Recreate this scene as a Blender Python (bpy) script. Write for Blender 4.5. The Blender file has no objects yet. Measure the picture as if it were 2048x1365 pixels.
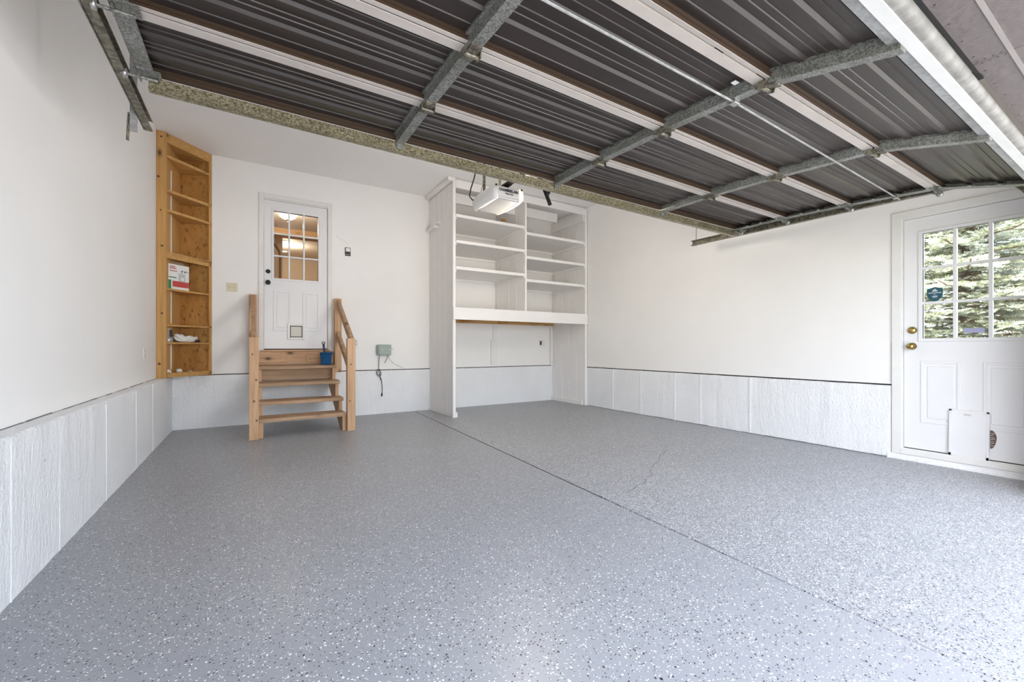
import bpy, bmesh, math, random
from mathutils import Vector, Matrix
random.seed(7)
scene = bpy.context.scene
COL = scene.collection

# ------------------------------------------------------------------ camera
CAM_H = 1.0025
F_PX, W_PX, H_PX = 848.46, 2048, 1365
cam_d = bpy.data.cameras.new('camera')
cam_d.sensor_width = 36.0
cam_d.sensor_fit = 'HORIZONTAL'
cam_d.lens = F_PX / W_PX * 36.0
cam_d.shift_y = (695.4 - H_PX / 2) / W_PX
cam_d.clip_start = 0.02
cam = bpy.data.objects.new('camera', cam_d)
COL.objects.link(cam)
cam.location = (0, 0, CAM_H)
cam.rotation_euler = (math.pi / 2, 0, -0.5529)
scene.camera = cam

# ------------------------------------------------------------------ light
world = bpy.data.worlds.new('world')
scene.world = world
world.use_nodes = True
wn = world.node_tree
wn.nodes.clear()
w_out = wn.nodes.new('ShaderNodeOutputWorld')
w_bg = wn.nodes.new('ShaderNodeBackground')
w_sky = wn.nodes.new('ShaderNodeTexSky')
w_sky.sky_type = 'NISHITA'
w_sky.sun_disc = False
w_sky.sun_elevation = math.radians(50)
w_sky.sun_rotation = math.radians(-90)
w_sky.dust_density = 2.5
w_sky.ozone_density = 1.0
w_mix = wn.nodes.new('ShaderNodeMix')
w_mix.data_type = 'RGBA'
w_mix.inputs[0].default_value = 0.60
w_mix.inputs[7].default_value = (4.35, 4.5, 4.75, 1)      # flat pale tone added to neutralise the blue sky light
wn.links.new(w_sky.outputs[0], w_mix.inputs[6])
wn.links.new(w_mix.outputs[2], w_bg.inputs[0])
w_bg.inputs[1].default_value = 0.50
wn.links.new(w_bg.outputs[0], w_out.inputs[0])

sun_d = bpy.data.lights.new('sun', 'SUN')
sun_d.energy = 9.2
sun_d.angle = math.radians(2.0)
sun_d.color = (1.0, 0.965, 0.92)
sun = bpy.data.objects.new('sun', sun_d)
COL.objects.link(sun)
sun.location = (-6, -6, 12)
# light travels towards +X, down, and slightly out of the garage
sun.rotation_euler = Vector((0.62, -0.10, -0.78)).to_track_quat('-Z', 'Y').to_euler()

vs = scene.view_settings
vs.view_transform = 'Standard'
vs.look = 'None'
vs.gamma = 1.0
vs.use_curve_mapping = False
vs.exposure = 1.47
try:
    scene.cycles.max_bounces = 14
    scene.cycles.diffuse_bounces = 10
    scene.cycles.transparent_max_bounces = 16
    scene.cycles.caustics_reflective = False
    scene.cycles.caustics_refractive = False
except Exception:
    pass

# ------------------------------------------------------------------ materials
MATS = {}


def mat_base(name, col, rough=0.6, metal=0.0, spec=0.5):
    m = bpy.data.materials.new(name)
    m.use_nodes = True
    b = m.node_tree.nodes['Principled BSDF']
    b.inputs['Base Color'].default_value = (*col, 1)
    b.inputs['Roughness'].default_value = rough
    b.inputs['Metallic'].default_value = metal
    if 'Specular IOR Level' in b.inputs:
        b.inputs['Specular IOR Level'].default_value = spec
    MATS[name] = m
    return m, m.node_tree, b


def coords(nt, scale=(1, 1, 1), world_space=False, rand=False):
    mp = nt.nodes.new('ShaderNodeMapping')
    mp.inputs['Scale'].default_value = scale
    if world_space:
        g = nt.nodes.new('ShaderNodeNewGeometry')
        nt.links.new(g.outputs['Position'], mp.inputs['Vector'])
    else:
        t = nt.nodes.new('ShaderNodeTexCoord')
        nt.links.new(t.outputs['Object'], mp.inputs['Vector'])
    if rand:
        oi = nt.nodes.new('ShaderNodeObjectInfo')
        mm = nt.nodes.new('ShaderNodeMath')
        mm.operation = 'MULTIPLY'
        mm.inputs[1].default_value = 37.0
        nt.links.new(oi.outputs['Random'], mm.inputs[0])
        nt.links.new(mm.outputs[0], mp.inputs['Location'])
    return mp.outputs[0]


def noise(nt, vec, scale, detail=3, rough=0.5):
    n = nt.nodes.new('ShaderNodeTexNoise')
    n.inputs['Scale'].default_value = scale
    n.inputs['Detail'].default_value = detail
    n.inputs['Roughness'].default_value = rough
    nt.links.new(vec, n.inputs['Vector'])
    return n.outputs['Fac']


def ramp(nt, fac, stops):
    r = nt.nodes.new('ShaderNodeValToRGB')
    els = r.color_ramp.elements
    while len(els) > 1:
        els.remove(els[0])
    els[0].position = stops[0][0]
    els[0].color = (*stops[0][1], 1)
    for p, c in stops[1:]:
        e = els.new(p)
        e.color = (*c, 1)
    nt.links.new(fac, r.inputs[0])
    return r.outputs[0]


def mixc(nt, fac, a, b, mode='MIX'):
    m = nt.nodes.new('ShaderNodeMix')
    m.data_type = 'RGBA'
    m.blend_type = mode
    for sock, v in ((m.inputs[0], fac), (m.inputs[6], a), (m.inputs[7], b)):
        if isinstance(v, (int, float)):
            sock.default_value = v
        elif isinstance(v, tuple):
            sock.default_value = (*v, 1)
        else:
            nt.links.new(v, sock)
    return m.outputs[2]


def math_n(nt, op, a, b=None, c=None):
    m = nt.nodes.new('ShaderNodeMath')
    m.operation = op
    for i, v in enumerate((a, b, c)):
        if v is None:
            continue
        if isinstance(v, (int, float)):
            m.inputs[i].default_value = v
        else:
            nt.links.new(v, m.inputs[i])
    return m.outputs[0]


def bump(nt, bsdf, height, strength=0.3, dist=0.01):
    b = nt.nodes.new('ShaderNodeBump')
    b.inputs['Strength'].default_value = strength
    b.inputs['Distance'].default_value = dist
    nt.links.new(height, b.inputs['Height'])
    nt.links.new(b.outputs[0], bsdf.inputs['Normal'])


def paint(name, c1, c2, rough=0.6, nscale=1.5, bscale=60, bstr=0.12, bdist=0.004):
    m, nt, b = mat_base(name, c1, rough)
    v = coords(nt, world_space=True)
    f = noise(nt, v, nscale, 4, 0.6)
    nt.links.new(ramp(nt, f, [(0.35, c1), (0.7, c2)]), b.inputs['Base Color'])
    bump(nt, b, noise(nt, v, bscale, 4), bstr, bdist)
    return m


paint('drywall', (0.875, 0.865, 0.85), (0.85, 0.838, 0.822), 0.65)
paint('ceiling_paint', (0.85, 0.84, 0.83), (0.83, 0.82, 0.81), 0.75)
paint('white_paint', (0.84, 0.825, 0.81), (0.81, 0.795, 0.78), 0.5, 4, 40, 0.1)
paint('door_paint', (0.80, 0.80, 0.81), (0.78, 0.78, 0.79), 0.35, 3, 80, 0.05)
paint('trim_paint', (0.80, 0.79, 0.77), (0.75, 0.74, 0.72), 0.45, 4, 60, 0.1)
paint('hall_wall', (0.72, 0.62, 0.49), (0.68, 0.58, 0.46), 0.7)
paint('hall_ceiling', (0.76, 0.69, 0.59), (0.73, 0.66, 0.56), 0.7)


def stem_mat():
    m, nt, b = mat_base('painted_concrete', (0.78, 0.79, 0.80), 0.55)
    v = coords(nt, world_space=True)
    f = noise(nt, v, 2.2, 5, 0.6)
    c = ramp(nt, f, [(0.3, (0.85, 0.86, 0.875)), (0.7, (0.80, 0.81, 0.825))])
    pits = noise(nt, v, 34, 2, 0.5)
    pm = ramp(nt, pits, [(0.735, (0, 0, 0)), (0.78, (1, 1, 1))])
    nt.links.new(mixc(nt, pm, c, (0.45, 0.45, 0.45)), b.inputs['Base Color'])
    v2 = coords(nt, (1, 1, 0.25), world_space=True)
    h = math_n(nt, 'ADD', noise(nt, v2, 9, 5, 0.65), math_n(nt, 'MULTIPLY', noise(nt, v, 55, 3), 0.4))
    bump(nt, b, h, 0.85, 0.02)
    return m


stem_mat()


def floor_mat():
    m, nt, b = mat_base('epoxy_flake', (0.3, 0.31, 0.33), 0.40)
    b.inputs['Coat Weight'].default_value = 0.08
    b.inputs['Coat Roughness'].default_value = 0.2
    v = coords(nt, world_space=True)
    base = ramp(nt, noise(nt, v, 0.8, 3), [(0.3, (0.29, 0.30, 0.322)), (0.7, (0.315, 0.325, 0.347))])
    # warp so that chips are not round
    n = nt.nodes.new('ShaderNodeTexNoise')
    n.inputs['Scale'].default_value = 60
    nt.links.new(v, n.inputs['Vector'])
    wv = nt.nodes.new('ShaderNodeVectorMath')
    wv.operation = 'MULTIPLY_ADD'
    wv.inputs[1].default_value = (0.011, 0.011, 0)
    nt.links.new(n.outputs['Color'], wv.inputs[0])
    nt.links.new(v, wv.inputs[2])
    sx = nt.nodes.new('ShaderNodeSeparateXYZ')
    nt.links.new(v, sx.inputs[0])
    # the slab beyond the joint was broadcast more heavily
    slab = math_n(nt, 'SUBTRACT', sx.outputs[0], math_n(nt, 'MULTIPLY_ADD', sx.outputs[1], 0.0463, 1.90))
    slab = math_n(nt, 'MULTIPLY', math_n(nt, 'GREATER_THAN', slab, 0.0), 0.75)
    dens = math_n(nt, 'ADD', noise(nt, v, 0.8, 4, 0.65), slab)
    col = base
    for scale, rad, pw, pb in ((78, 0.23, 0.15, 0.14), (135, 0.31, 0.16, 0.13)):
        vo = nt.nodes.new('ShaderNodeTexVoronoi')
        vo.voronoi_dimensions = '2D'
        vo.inputs['Scale'].default_value = scale
        nt.links.new(wv.outputs[0], vo.inputs['Vector'])
        sp = nt.nodes.new('ShaderNodeSeparateColor')
        nt.links.new(vo.outputs['Color'], sp.inputs[0])
        r = math_n(nt, 'MULTIPLY', sp.outputs[1], rad)
        inside = math_n(nt, 'LESS_THAN', vo.outputs['Distance'], math_n(nt, 'ADD', r, 0.06))
        d = math_n(nt, 'MULTIPLY_ADD', dens, 1.5, 0.15)
        wsel = math_n(nt, 'LESS_THAN', sp.outputs[0], math_n(nt, 'MULTIPLY', d, pw))
        bsel = math_n(nt, 'GREATER_THAN', sp.outputs[0], math_n(nt, 'SUBTRACT', 1.0, math_n(nt, 'MULTIPLY', d, pb)))
        col = mixc(nt, math_n(nt, 'MULTIPLY', inside, wsel), col, (0.86, 0.86, 0.85))
        col = mixc(nt, math_n(nt, 'MULTIPLY', inside, bsel), col, (0.018, 0.018, 0.022))
    nt.links.new(col, b.inputs['Base Color'])
    bump(nt, b, noise(nt, v, 40, 3), 0.05, 0.004)
    return m


floor_mat()


def wood(name, cols, axis='z', scale=1.0, rough=0.6, knots=True, knot_col=(0.10, 0.045, 0.015)):
    m, nt, b = mat_base(name, cols[0], rough)
    s = [14, 14, 14]
    s['xyz'.index(axis)] = 0.8
    v = coords(nt, tuple(q * scale for q in s), rand=True)
    g = noise(nt, v, 2.2, 6, 0.62)
    c = ramp(nt, g, [(0.28, cols[0]), (0.5, cols[1]), (0.72, cols[2])])
    if knots:
        ks = [5.5, 5.5, 5.5]
        ks['xyz'.index(axis)] = 2.6
        vk = coords(nt, tuple(ks), rand=True)
        vo = nt.nodes.new('ShaderNodeTexVoronoi')
        vo.inputs['Scale'].default_value = 1.0
        nt.links.new(vk, vo.inputs['Vector'])
        sp = nt.nodes.new('ShaderNodeSeparateColor')
        nt.links.new(vo.outputs['Color'], sp.inputs[0])
        sel = math_n(nt, 'LESS_THAN', sp.outputs[0], 0.6)
        kk = ramp(nt, vo.outputs['Distance'], [(0.05, (1, 1, 1)), (0.13, (0.25, 0.25, 0.25)), (0.22, (0, 0, 0))])
        c = mixc(nt, math_n(nt, 'MULTIPLY', sel, kk), c, knot_col)
    nt.links.new(c, b.inputs['Base Color'])
    bump(nt, b, g, 0.15, 0.003)
    return m


PINE = ((0.42, 0.215, 0.06), (0.54, 0.30, 0.095), (0.61, 0.37, 0.14))
FIR = ((0.42, 0.24, 0.125), (0.56, 0.345, 0.19), (0.64, 0.42, 0.26))
TREAD = ((0.32, 0.19, 0.10), (0.43, 0.27, 0.155), (0.52, 0.36, 0.23))
for ax in 'xyz':
    wood('pine_' + ax, PINE, ax)
    wood('fir_' + ax, FIR, ax)
    wood('tread_' + ax, TREAD, ax)
wood('beam_x', ((0.40, 0.22, 0.10), (0.50, 0.30, 0.14), (0.55, 0.34, 0.17)), 'x')
wood('dark_wood_z', ((0.20, 0.10, 0.04), (0.28, 0.15, 0.06), (0.32, 0.18, 0.08)), 'z')


def ply_mat():
    m, nt, b = mat_base('burl_plywood', PINE[1], 0.6)
    v = coords(nt, (3, 3, 1.6), rand=True)
    n1 = noise(nt, v, 1.8, 7, 0.7)
    c = ramp(nt, n1, [(0.25, (0.30, 0.14, 0.035)), (0.45, (0.48, 0.245, 0.065)), (0.7, (0.58, 0.32, 0.10))])
    v2 = coords(nt, (16, 16, 9), rand=True)
    sp = ramp(nt, noise(nt, v2, 1.6, 4, 0.6), [(0.54, (0, 0, 0)), (0.66, (0.8, 0.8, 0.8))])
    nt.links.new(mixc(nt, sp, c, (0.16, 0.07, 0.02)), b.inputs['Base Color'])
    return m


ply_mat()
mat_base('knot_wood', (0.10, 0.042, 0.014), 0.6)
mat_base('fir_knot', (0.20, 0.10, 0.05), 0.6)


def galv(name, c1, c2, scale=70, rough=0.42, metal=0.55, ygrime=None):
    m, nt, b = mat_base(name, c1, rough, metal)
    v = coords(nt)
    vo = nt.nodes.new('ShaderNodeTexVoronoi')
    vo.inputs['Scale'].default_value = scale
    nt.links.new(v, vo.inputs['Vector'])
    sp = nt.nodes.new('ShaderNodeSeparateColor')
    nt.links.new(vo.outputs['Color'], sp.inputs[0])
    c = ramp(nt, sp.outputs[0], [(0.1, c1), (0.9, c2)])
    d = ramp(nt, noise(nt, v, 5, 5, 0.65), [(0.35, (1, 1, 1)), (0.75, (0.6, 0.58, 0.54))])
    nt.links.new(mixc(nt, 1.0, c, d, 'MULTIPLY'), b.inputs['Base Color'])
    return m


galv('galvanized', (0.17, 0.175, 0.165), (0.40, 0.41, 0.39), 170)
galv('galvanized_strut', (0.15, 0.13, 0.075), (0.50, 0.45, 0.31), 150, 0.38, 0.5)
galv('galvanized_track', (0.12, 0.11, 0.085), (0.30, 0.28, 0.22), 60, 0.45, 0.5)
galv('galvanized_light', (0.34, 0.35, 0.35), (0.44, 0.45, 0.45), 60, 0.5, 0.3)


def skin_mat():
    m, nt, b = mat_base('brown_door_skin', (0.05, 0.042, 0.04), 0.38, 0.0)
    v = coords(nt, (0.6, 5, 5))
    c = ramp(nt, noise(nt, v, 2.5, 6, 0.65), [(0.3, (0.020, 0.0145, 0.0125)), (0.7, (0.034, 0.025, 0.0215))])
    v2 = coords(nt, (1.0, 4, 4))
    sc = ramp(nt, noise(nt, v2, 1.6, 8, 0.75), [(0.60, (0, 0, 0)), (0.80, (0.5, 0.5, 0.5))])
    nt.links.new(mixc(nt, sc, c, (0.12, 0.115, 0.115)), b.inputs['Base Color'])
    return m


skin_mat()
mat_base('joint_grey', (0.17, 0.175, 0.18), 0.6)  # plain darker grey of the floor joint, crack and edge strips
mat_base('brown_web', (0.045, 0.026, 0.014), 0.5)
paint('rail_white', (0.50, 0.455, 0.42), (0.44, 0.395, 0.36), 0.45, 6, 50, 0.05)
paint('bottom_white', (0.74, 0.74, 0.72), (0.68, 0.68, 0.66), 0.5, 6, 50, 0.05)
paint('seal_grey', (0.13, 0.125, 0.115), (0.24, 0.235, 0.22), 0.6, 14, 50, 0.2)
mat_base('black_rubber', (0.008, 0.008, 0.008), 0.7)
mat_base('dark_gap', (0.03, 0.028, 0.026), 0.9)
mat_base('brass', (0.42, 0.30, 0.11), 0.3, 0.9)
mat_base('black_metal', (0.018, 0.017, 0.016), 0.4, 0.3)
mat_base('rail_brown', (0.03, 0.024, 0.018), 0.45, 0.3)
mat_base('ivory_plastic', (0.68, 0.62, 0.45), 0.4)
mat_base('white_plastic', (0.78, 0.77, 0.74), 0.4)
mat_base('dark_plastic', (0.03, 0.027, 0.022), 0.4)
mat_base('grey_plastic', (0.45, 0.44, 0.42), 0.45)
mat_base('timer_green', (0.27, 0.34, 0.30), 0.4)
mat_base('blue_plastic', (0.012, 0.12, 0.33), 0.35)
mat_base('navy_plastic', (0.012, 0.03, 0.10), 0.4)
mat_base('teal_print', (0.012, 0.085, 0.12), 0.5)
mat_base('print_white', (0.78, 0.78, 0.76), 0.5)
mat_base('print_grey', (0.50, 0.52, 0.53), 0.5)
mat_base('print_red', (0.50, 0.06, 0.05), 0.5)
mat_base('print_green', (0.05, 0.22, 0.08), 0.5)
mat_base('print_black', (0.012, 0.012, 0.012), 0.6)
mat_base('violet_label', (0.36, 0.37, 0.55), 0.5)
mat_base('cardboard', (0.42, 0.31, 0.20), 0.8)
mat_base('silver', (0.62, 0.62, 0.62), 0.28, 0.9)
mat_base('tape_grey', (0.40, 0.41, 0.42), 0.35, 0.5)
mat_base('cloth_white', (0.80, 0.79, 0.77), 0.9)
mat_base('flap_plastic', (0.62, 0.59, 0.52), 0.35)
mat_base('bare_steel', (0.45, 0.44, 0.42), 0.35, 0.8)
mat_base('torn_brown', (0.16, 0.10, 0.075), 0.85)
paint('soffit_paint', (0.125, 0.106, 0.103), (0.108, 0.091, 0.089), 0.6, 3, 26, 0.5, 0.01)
paint('soffit_trim', (0.25, 0.225, 0.22), (0.22, 0.20, 0.19), 0.6, 4, 40, 0.2)
paint('driveway', (0.52, 0.51, 0.49), (0.47, 0.46, 0.445), 0.85, 1.2, 70, 0.3)
paint('dry_grass', (0.22, 0.20, 0.09), (0.14, 0.16, 0.06), 0.95, 3, 60, 0.6, 0.02)
paint('bark', (0.16, 0.10, 0.07), (0.26, 0.18, 0.14), 0.95, 9, 30, 0.9, 0.03)
paint('stone', (0.35, 0.32, 0.28), (0.46, 0.43, 0.38), 0.9, 12, 40, 0.6)


def glass_mat():
    m = bpy.data.materials.new('window_glass')
    m.use_nodes = True
    nt = m.node_tree
    nt.nodes.clear()
    out = nt.nodes.new('ShaderNodeOutputMaterial')
    tr = nt.nodes.new('ShaderNodeBsdfTransparent')
    tr.inputs[0].default_value = (0.96, 0.97, 0.97, 1)
    gl = nt.nodes.new('ShaderNodeBsdfGlossy')
    gl.inputs['Roughness'].default_value = 0.02
    mx = nt.nodes.new('ShaderNodeMixShader')
    fr = nt.nodes.new('ShaderNodeFresnel')
    fr.inputs[0].default_value = 1.35
    nt.links.new(fr.outputs[0], mx.inputs[0])
    nt.links.new(tr.outputs[0], mx.inputs[1])
    nt.links.new(gl.outputs[0], mx.inputs[2])
    nt.links.new(mx.outputs[0], out.inputs[0])
    MATS['window_glass'] = m


glass_mat()


def lens_mat():
    m, nt, b = mat_base('lens_plastic', (0.86, 0.85, 0.82), 0.35)
    b.inputs['Transmission Weight'].default_value = 0.0
    b.inputs['Subsurface Weight'].default_value = 0.0
    return m


lens_mat()


def emit(name, col, strength):
    m = bpy.data.materials.new(name)
    m.use_nodes = True
    b = m.node_tree.nodes['Principled BSDF']
    b.inputs['Base Color'].default_value = (*col, 1)
    b.inputs['Emission Color'].default_value = (*col, 1)
    b.inputs['Emission Strength'].default_value = strength
    MATS[name] = m


emit('lamp_glow', (1.0, 0.90, 0.76), 1.6)
emit('lit_lens', (1.0, 0.93, 0.80), 0.22)


def needle_mat():
    m, nt, b = mat_base('spruce_needles', (0.2, 0.26, 0.18), 0.6)
    v = coords(nt, world_space=True)
    c = ramp(nt, noise(nt, v, 2.2, 5, 0.75), [(0.30, (0.16, 0.18, 0.09)), (0.42, (0.30, 0.32, 0.19)), (0.54, (0.52, 0.55, 0.46)), (0.70, (0.78, 0.80, 0.74))])
    nt.links.new(c, b.inputs['Base Color'])


needle_mat()
mat_base('autumn_leaves', (0.55, 0.36, 0.24), 0.8)

# ------------------------------------------------------------------ mesh helpers


class MB:
    """collects geometry of one mesh, in world coordinates"""

    def __init__(self):
        self.bm = bmesh.new()

    def box(self, x0, x1, y0, y1, z0, z1, bev=0.0):
        if x0 > x1: x0, x1 = x1, x0
        if y0 > y1: y0, y1 = y1, y0
        if z0 > z1: z0, z1 = z1, z0
        tmp = bmesh.new()
        bmesh.ops.create_cube(tmp, size=1.0)
        for v in tmp.verts:
            v.co = Vector(((x0 + x1) / 2 + v.co.x * (x1 - x0), (y0 + y1) / 2 + v.co.y * (y1 - y0), (z0 + z1) / 2 + v.co.z * (z1 - z0)))
        if bev > 0:
            bmesh.ops.bevel(tmp, geom=tmp.edges[:], offset=bev, segments=1, affect='EDGES')
        self._join(tmp)
        return self

    def obox(self, c, ax, ay, az, hx, hy, hz, bev=0.0):
        """oriented box: centre, three unit axes, half sizes"""
        tmp = bmesh.new()
        bmesh.ops.create_cube(tmp, size=2.0)
        c, ax, ay, az = Vector(c), Vector(ax), Vector(ay), Vector(az)
        for v in tmp.verts:
            v.co = c + ax * (v.co.x * hx) + ay * (v.co.y * hy) + az * (v.co.z * hz)
        if bev > 0:
            bmesh.ops.bevel(tmp, geom=tmp.edges[:], offset=bev, segments=1, affect='EDGES')
        bmesh.ops.recalc_face_normals(tmp, faces=tmp.faces[:])
        self._join(tmp)
        return self

    def bar(self, a, b, w, h, up=(0, 0, 1), bev=0.0):
        """straight bar from a to b, w across, h along 'up'"""
        a, b = Vector(a), Vector(b)
        d = (b - a)
        L = d.length
        d.normalize()
        s = d.cross(Vector(up)).normalized()
        u = s.cross(d).normalized()
        return self.obox((a + b) / 2, d, s, u, L / 2, w / 2, h / 2, bev)

    def prism(self, pts, a, b):
        """polygon pts (list of 3D points) swept by vector b-a"""
        tmp = bmesh.new()
        off = Vector(b) - Vector(a)
        v0 = [tmp.verts.new(Vector(p)) for p in pts]
        v1 = [tmp.verts.new(Vector(p) + off) for p in pts]
        tmp.faces.new(v0)
        tmp.faces.new(v1[::-1])
        n = len(pts)
        for i in range(n):
            tmp.faces.new((v0[(i + 1) % n], v0[i], v1[i], v1[(i + 1) % n]))
        bmesh.ops.recalc_face_normals(tmp, faces=tmp.faces[:])
        self._join(tmp)
        return self

    def strip(self, prof, x0, x1):
        """open profile of (y,z) swept along x, as a thin sheet"""
        a = [self.bm.verts.new((x0, y, z)) for y, z in prof]
        b = [self.bm.verts.new((x1, y, z)) for y, z in prof]
        for i in range(len(prof) - 1):
            self.bm.faces.new((a[i], a[i + 1], b[i + 1], b[i]))
        return self

    def tube(self, pts, r, seg=8, cap=True):
        pts = [Vector(p) for p in pts]
        rs = r if isinstance(r, (list, tuple)) else [r] * len(pts)
        rings = []
        ref = None
        for i, p in enumerate(pts):
            d = (pts[min(i + 1, len(pts) - 1)] - pts[max(i - 1, 0)]).normalized()
            if ref is None:
                ref = Vector((0, 0, 1)) if abs(d.z) < 0.9 else Vector((1, 0, 0))
            s = d.cross(ref).normalized()
            u = s.cross(d).normalized()
            ref = u
            rings.append([self.bm.verts.new(p + (s * math.cos(2 * math.pi * k / seg) + u * math.sin(2 * math.pi * k / seg)) * rs[i]) for k in range(seg)])
        for i in range(len(rings) - 1):
            for k in range(seg):
                self.bm.faces.new((rings[i][k], rings[i][(k + 1) % seg], rings[i + 1][(k + 1) % seg], rings[i + 1][k]))
        if cap:
            self.bm.faces.new(rings[0][::-1])
            self.bm.faces.new(rings[-1])
        return self

    def lathe(self, c, prof, axis='z', seg=20):
        """prof: (radius, height) list, about axis through c"""
        c = Vector(c)
        rings = []
        for r, h in prof:
            ring = []
            for k in range(seg):
                t = 2 * math.pi * k / seg
                a, b = r * math.cos(t), r * math.sin(t)
                if axis == 'z': q = Vector((a, b, h))
                elif axis == 'y': q = Vector((a, h, b))
                else: q = Vector((h, a, b))
                ring.append(self.bm.verts.new(c + q))
            rings.append(ring)
        fs = []
        for i in range(len(rings) - 1):
            for k in range(seg):
                fs.append(self.bm.faces.new((rings[i][k], rings[i][(k + 1) % seg], rings[i + 1][(k + 1) % seg], rings[i + 1][k])))
        fs.append(self.bm.faces.new(rings[0][::-1]))
        fs.append(self.bm.faces.new(rings[-1]))
        bmesh.ops.recalc_face_normals(self.bm, faces=fs)
        return self

    def _join(self, tmp):
        m = {}
        for v in tmp.verts:
            m[v] = self.bm.verts.new(v.co)
        for f in tmp.faces:
            try:
                self.bm.faces.new([m[v] for v in f.verts])
            except ValueError:
                pass
        tmp.free()


def root_loc(o):
    while o.parent is not None:
        o = o.parent
    return o.location.copy()


def build(name, mb, mat, parent=None, smooth=False, label=None):
    me = bpy.data.meshes.new(name)
    if parent is not None:
        off = root_loc(parent)
        for v in mb.bm.verts:
            v.co -= off
    mb.bm.normal_update()
    mb.bm.to_mesh(me)
    mb.bm.free()
    if mat is not None:
        me.materials.append(MATS[mat])
    if smooth:
        for p in me.polygons:
            p.use_smooth = True
    o = bpy.data.objects.new(name, me)
    COL.objects.link(o)
    if parent is not None:
        o.parent = parent
    if label:
        o['label'] = label
    return o


def thing(name, label, cat, loc, group=None):
    o = bpy.data.objects.new(name, None)
    o.empty_display_size = 0.1
    COL.objects.link(o)
    o.location = loc
    o['label'] = label
    o['category'] = cat
    if group:
        o['group'] = group
    return o


def tag(o, label, cat, group=None):
    o['label'] = label
    o['category'] = cat
    if group:
        o['group'] = group
    return o


def struct(o, label=None):
    o['kind'] = 'structure'
    if label:
        o['label'] = label
    return o


def sroot(name, loc, label=None):
    o = bpy.data.objects.new(name, None)
    o.empty_display_size = 0.1
    COL.objects.link(o)
    o.location = loc
    return struct(o, label)


def B(name, mat, parent, x0, x1, y0, y1, z0, z1, bev=0.0, label=None):
    return build(name, MB().box(x0, x1, y0, y1, z0, z1, bev), mat, parent, label=label)


def text_mesh(name, body, size, mat, parent, origin, xdir, ydir, depth=0.0015, width=None):
    cu = bpy.data.curves.new(name, 'FONT')
    cu.body = body
    cu.size = size
    cu.extrude = depth
    cu.offset = 0.0012 * size / 0.03
    cu.resolution_u = 2
    tmp = bpy.data.objects.new(name, cu)
    COL.objects.link(tmp)
    bpy.context.view_layer.update()
    me = bpy.data.meshes.new_from_object(tmp.evaluated_get(bpy.context.evaluated_depsgraph_get()))
    bpy.data.objects.remove(tmp)
    xd, yd = Vector(xdir).normalized(), Vector(ydir).normalized()
    zd = xd.cross(yd)
    xs = [v.co.x for v in me.vertices]
    k = 1.0
    if width and xs:
        k = width / (max(xs) - min(xs))
    x0 = min(xs) if xs else 0
    off = root_loc(parent)
    for v in me.vertices:
        c = v.co.copy()
        v.co = Vector(origin) - off + xd * ((c.x - x0) * k) + yd * c.y + zd * c.z
    me.materials.clear()
    me.materials.append(MATS[mat])
    me.name = name
    o = bpy.data.objects.new(name, me)
    COL.objects.link(o)
    o.parent = parent
    return o


# ------------------------------------------------------------------ main dimensions
XL, XS = -0.89, -0.80        # drywall and concrete stem, wall on the stair side
XR = 4.978                   # wall with the windowed side door
YB = 6.517                   # back wall
YF = 0.50                    # inner face of the front wall
HL = 0.6545                  # top of the concrete stem
HC = 3.425                   # ceiling

# ------------------------------------------------------------------ floor
fb = bmesh.new()


def joint_x(y):
    return 1.90 + 0.0463 * y


ys = [-1.2 + i * 0.055 for i in range(int((6.9 + 1.2) / 0.055) + 1)]
rows = []
rj = random.Random(3)
for y in ys:
    jx = joint_x(y)
    if y > 2.1:
        hw, dep, jit = 0.007, 0.014, 0.0
    else:
        t = max(0.0, min(1.0, (y - 0.2) / 1.9))
        hw, dep, jit = 0.004 + 0.007 * t * rj.random(), 0.003 + 0.012 * t, 0.004 * t
    jl = jx - hw - jit * rj.random()
    jr = jx + hw + 2.0 * jit * rj.random()
    rows.append([fb.verts.new((x, y, z)) for x, z in ((-1.3, 0), (jl, 0), (jl + 0.002, -dep), (jr - 0.002, -dep), (jr, 0), (5.4, 0))])
for i in range(len(rows) - 1):
    for k in range(5):
        f = fb.faces.new((rows[i][k], rows[i][k + 1], rows[i + 1][k + 1], rows[i + 1][k]))
        f.material_index = 1 if k in (1, 2, 3) and ys[i] > 2.05 else 0
fm = bpy.data.meshes.new('floor')
bmesh.ops.recalc_face_normals(fb, faces=fb.faces[:])
fb.to_mesh(fm)
fb.free()
fm.materials.append(MATS['epoxy_flake'])
fm.materials.append(MATS['joint_grey'])
floor = bpy.data.objects.new('floor', fm)
COL.objects.link(floor)
struct(floor, 'grey epoxy garage floor with black and white flakes')
# hairline crack in the slab
ck = MB()
cpts = [(3.47, 2.743), (3.33, 2.66), (3.25, 2.64), (3.05, 2.49), (2.93, 2.45), (2.766, 2.346), (2.69, 2.26), (2.62, 2.25), (2.498, 2.165), (2.40, 2.15), (2.30, 2.10), (2.199, 2.071)]
for i in range(len(cpts) - 1):
    ck.bar((*cpts[i], 0.0), (*cpts[i + 1], 0.0), 0.006 if i % 2 else 0.004, 0.0012)
build('crack', ck, 'joint_grey', floor)

drive = build('floor_driveway', MB().box(-2.2, 22, -20, -1.2, -0.3, -0.004), 'driveway')
struct(drive, 'concrete driveway outside the open garage door')
for nm, a in (('ground_lawn', (5.16, 40, -1.2, 30)), ('ground_yard', (-14, -1.12, -1.2, 30)), ('ground_verge_added', (-14, -2.2, -20, -1.2))):  # verge: unseen grass added to dim the light reaching the side door wall
    struct(build(nm, MB().box(a[0], a[1], a[2], a[3], -0.4, -0.08), 'dry_grass'), 'dry grass around the garage')

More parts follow.
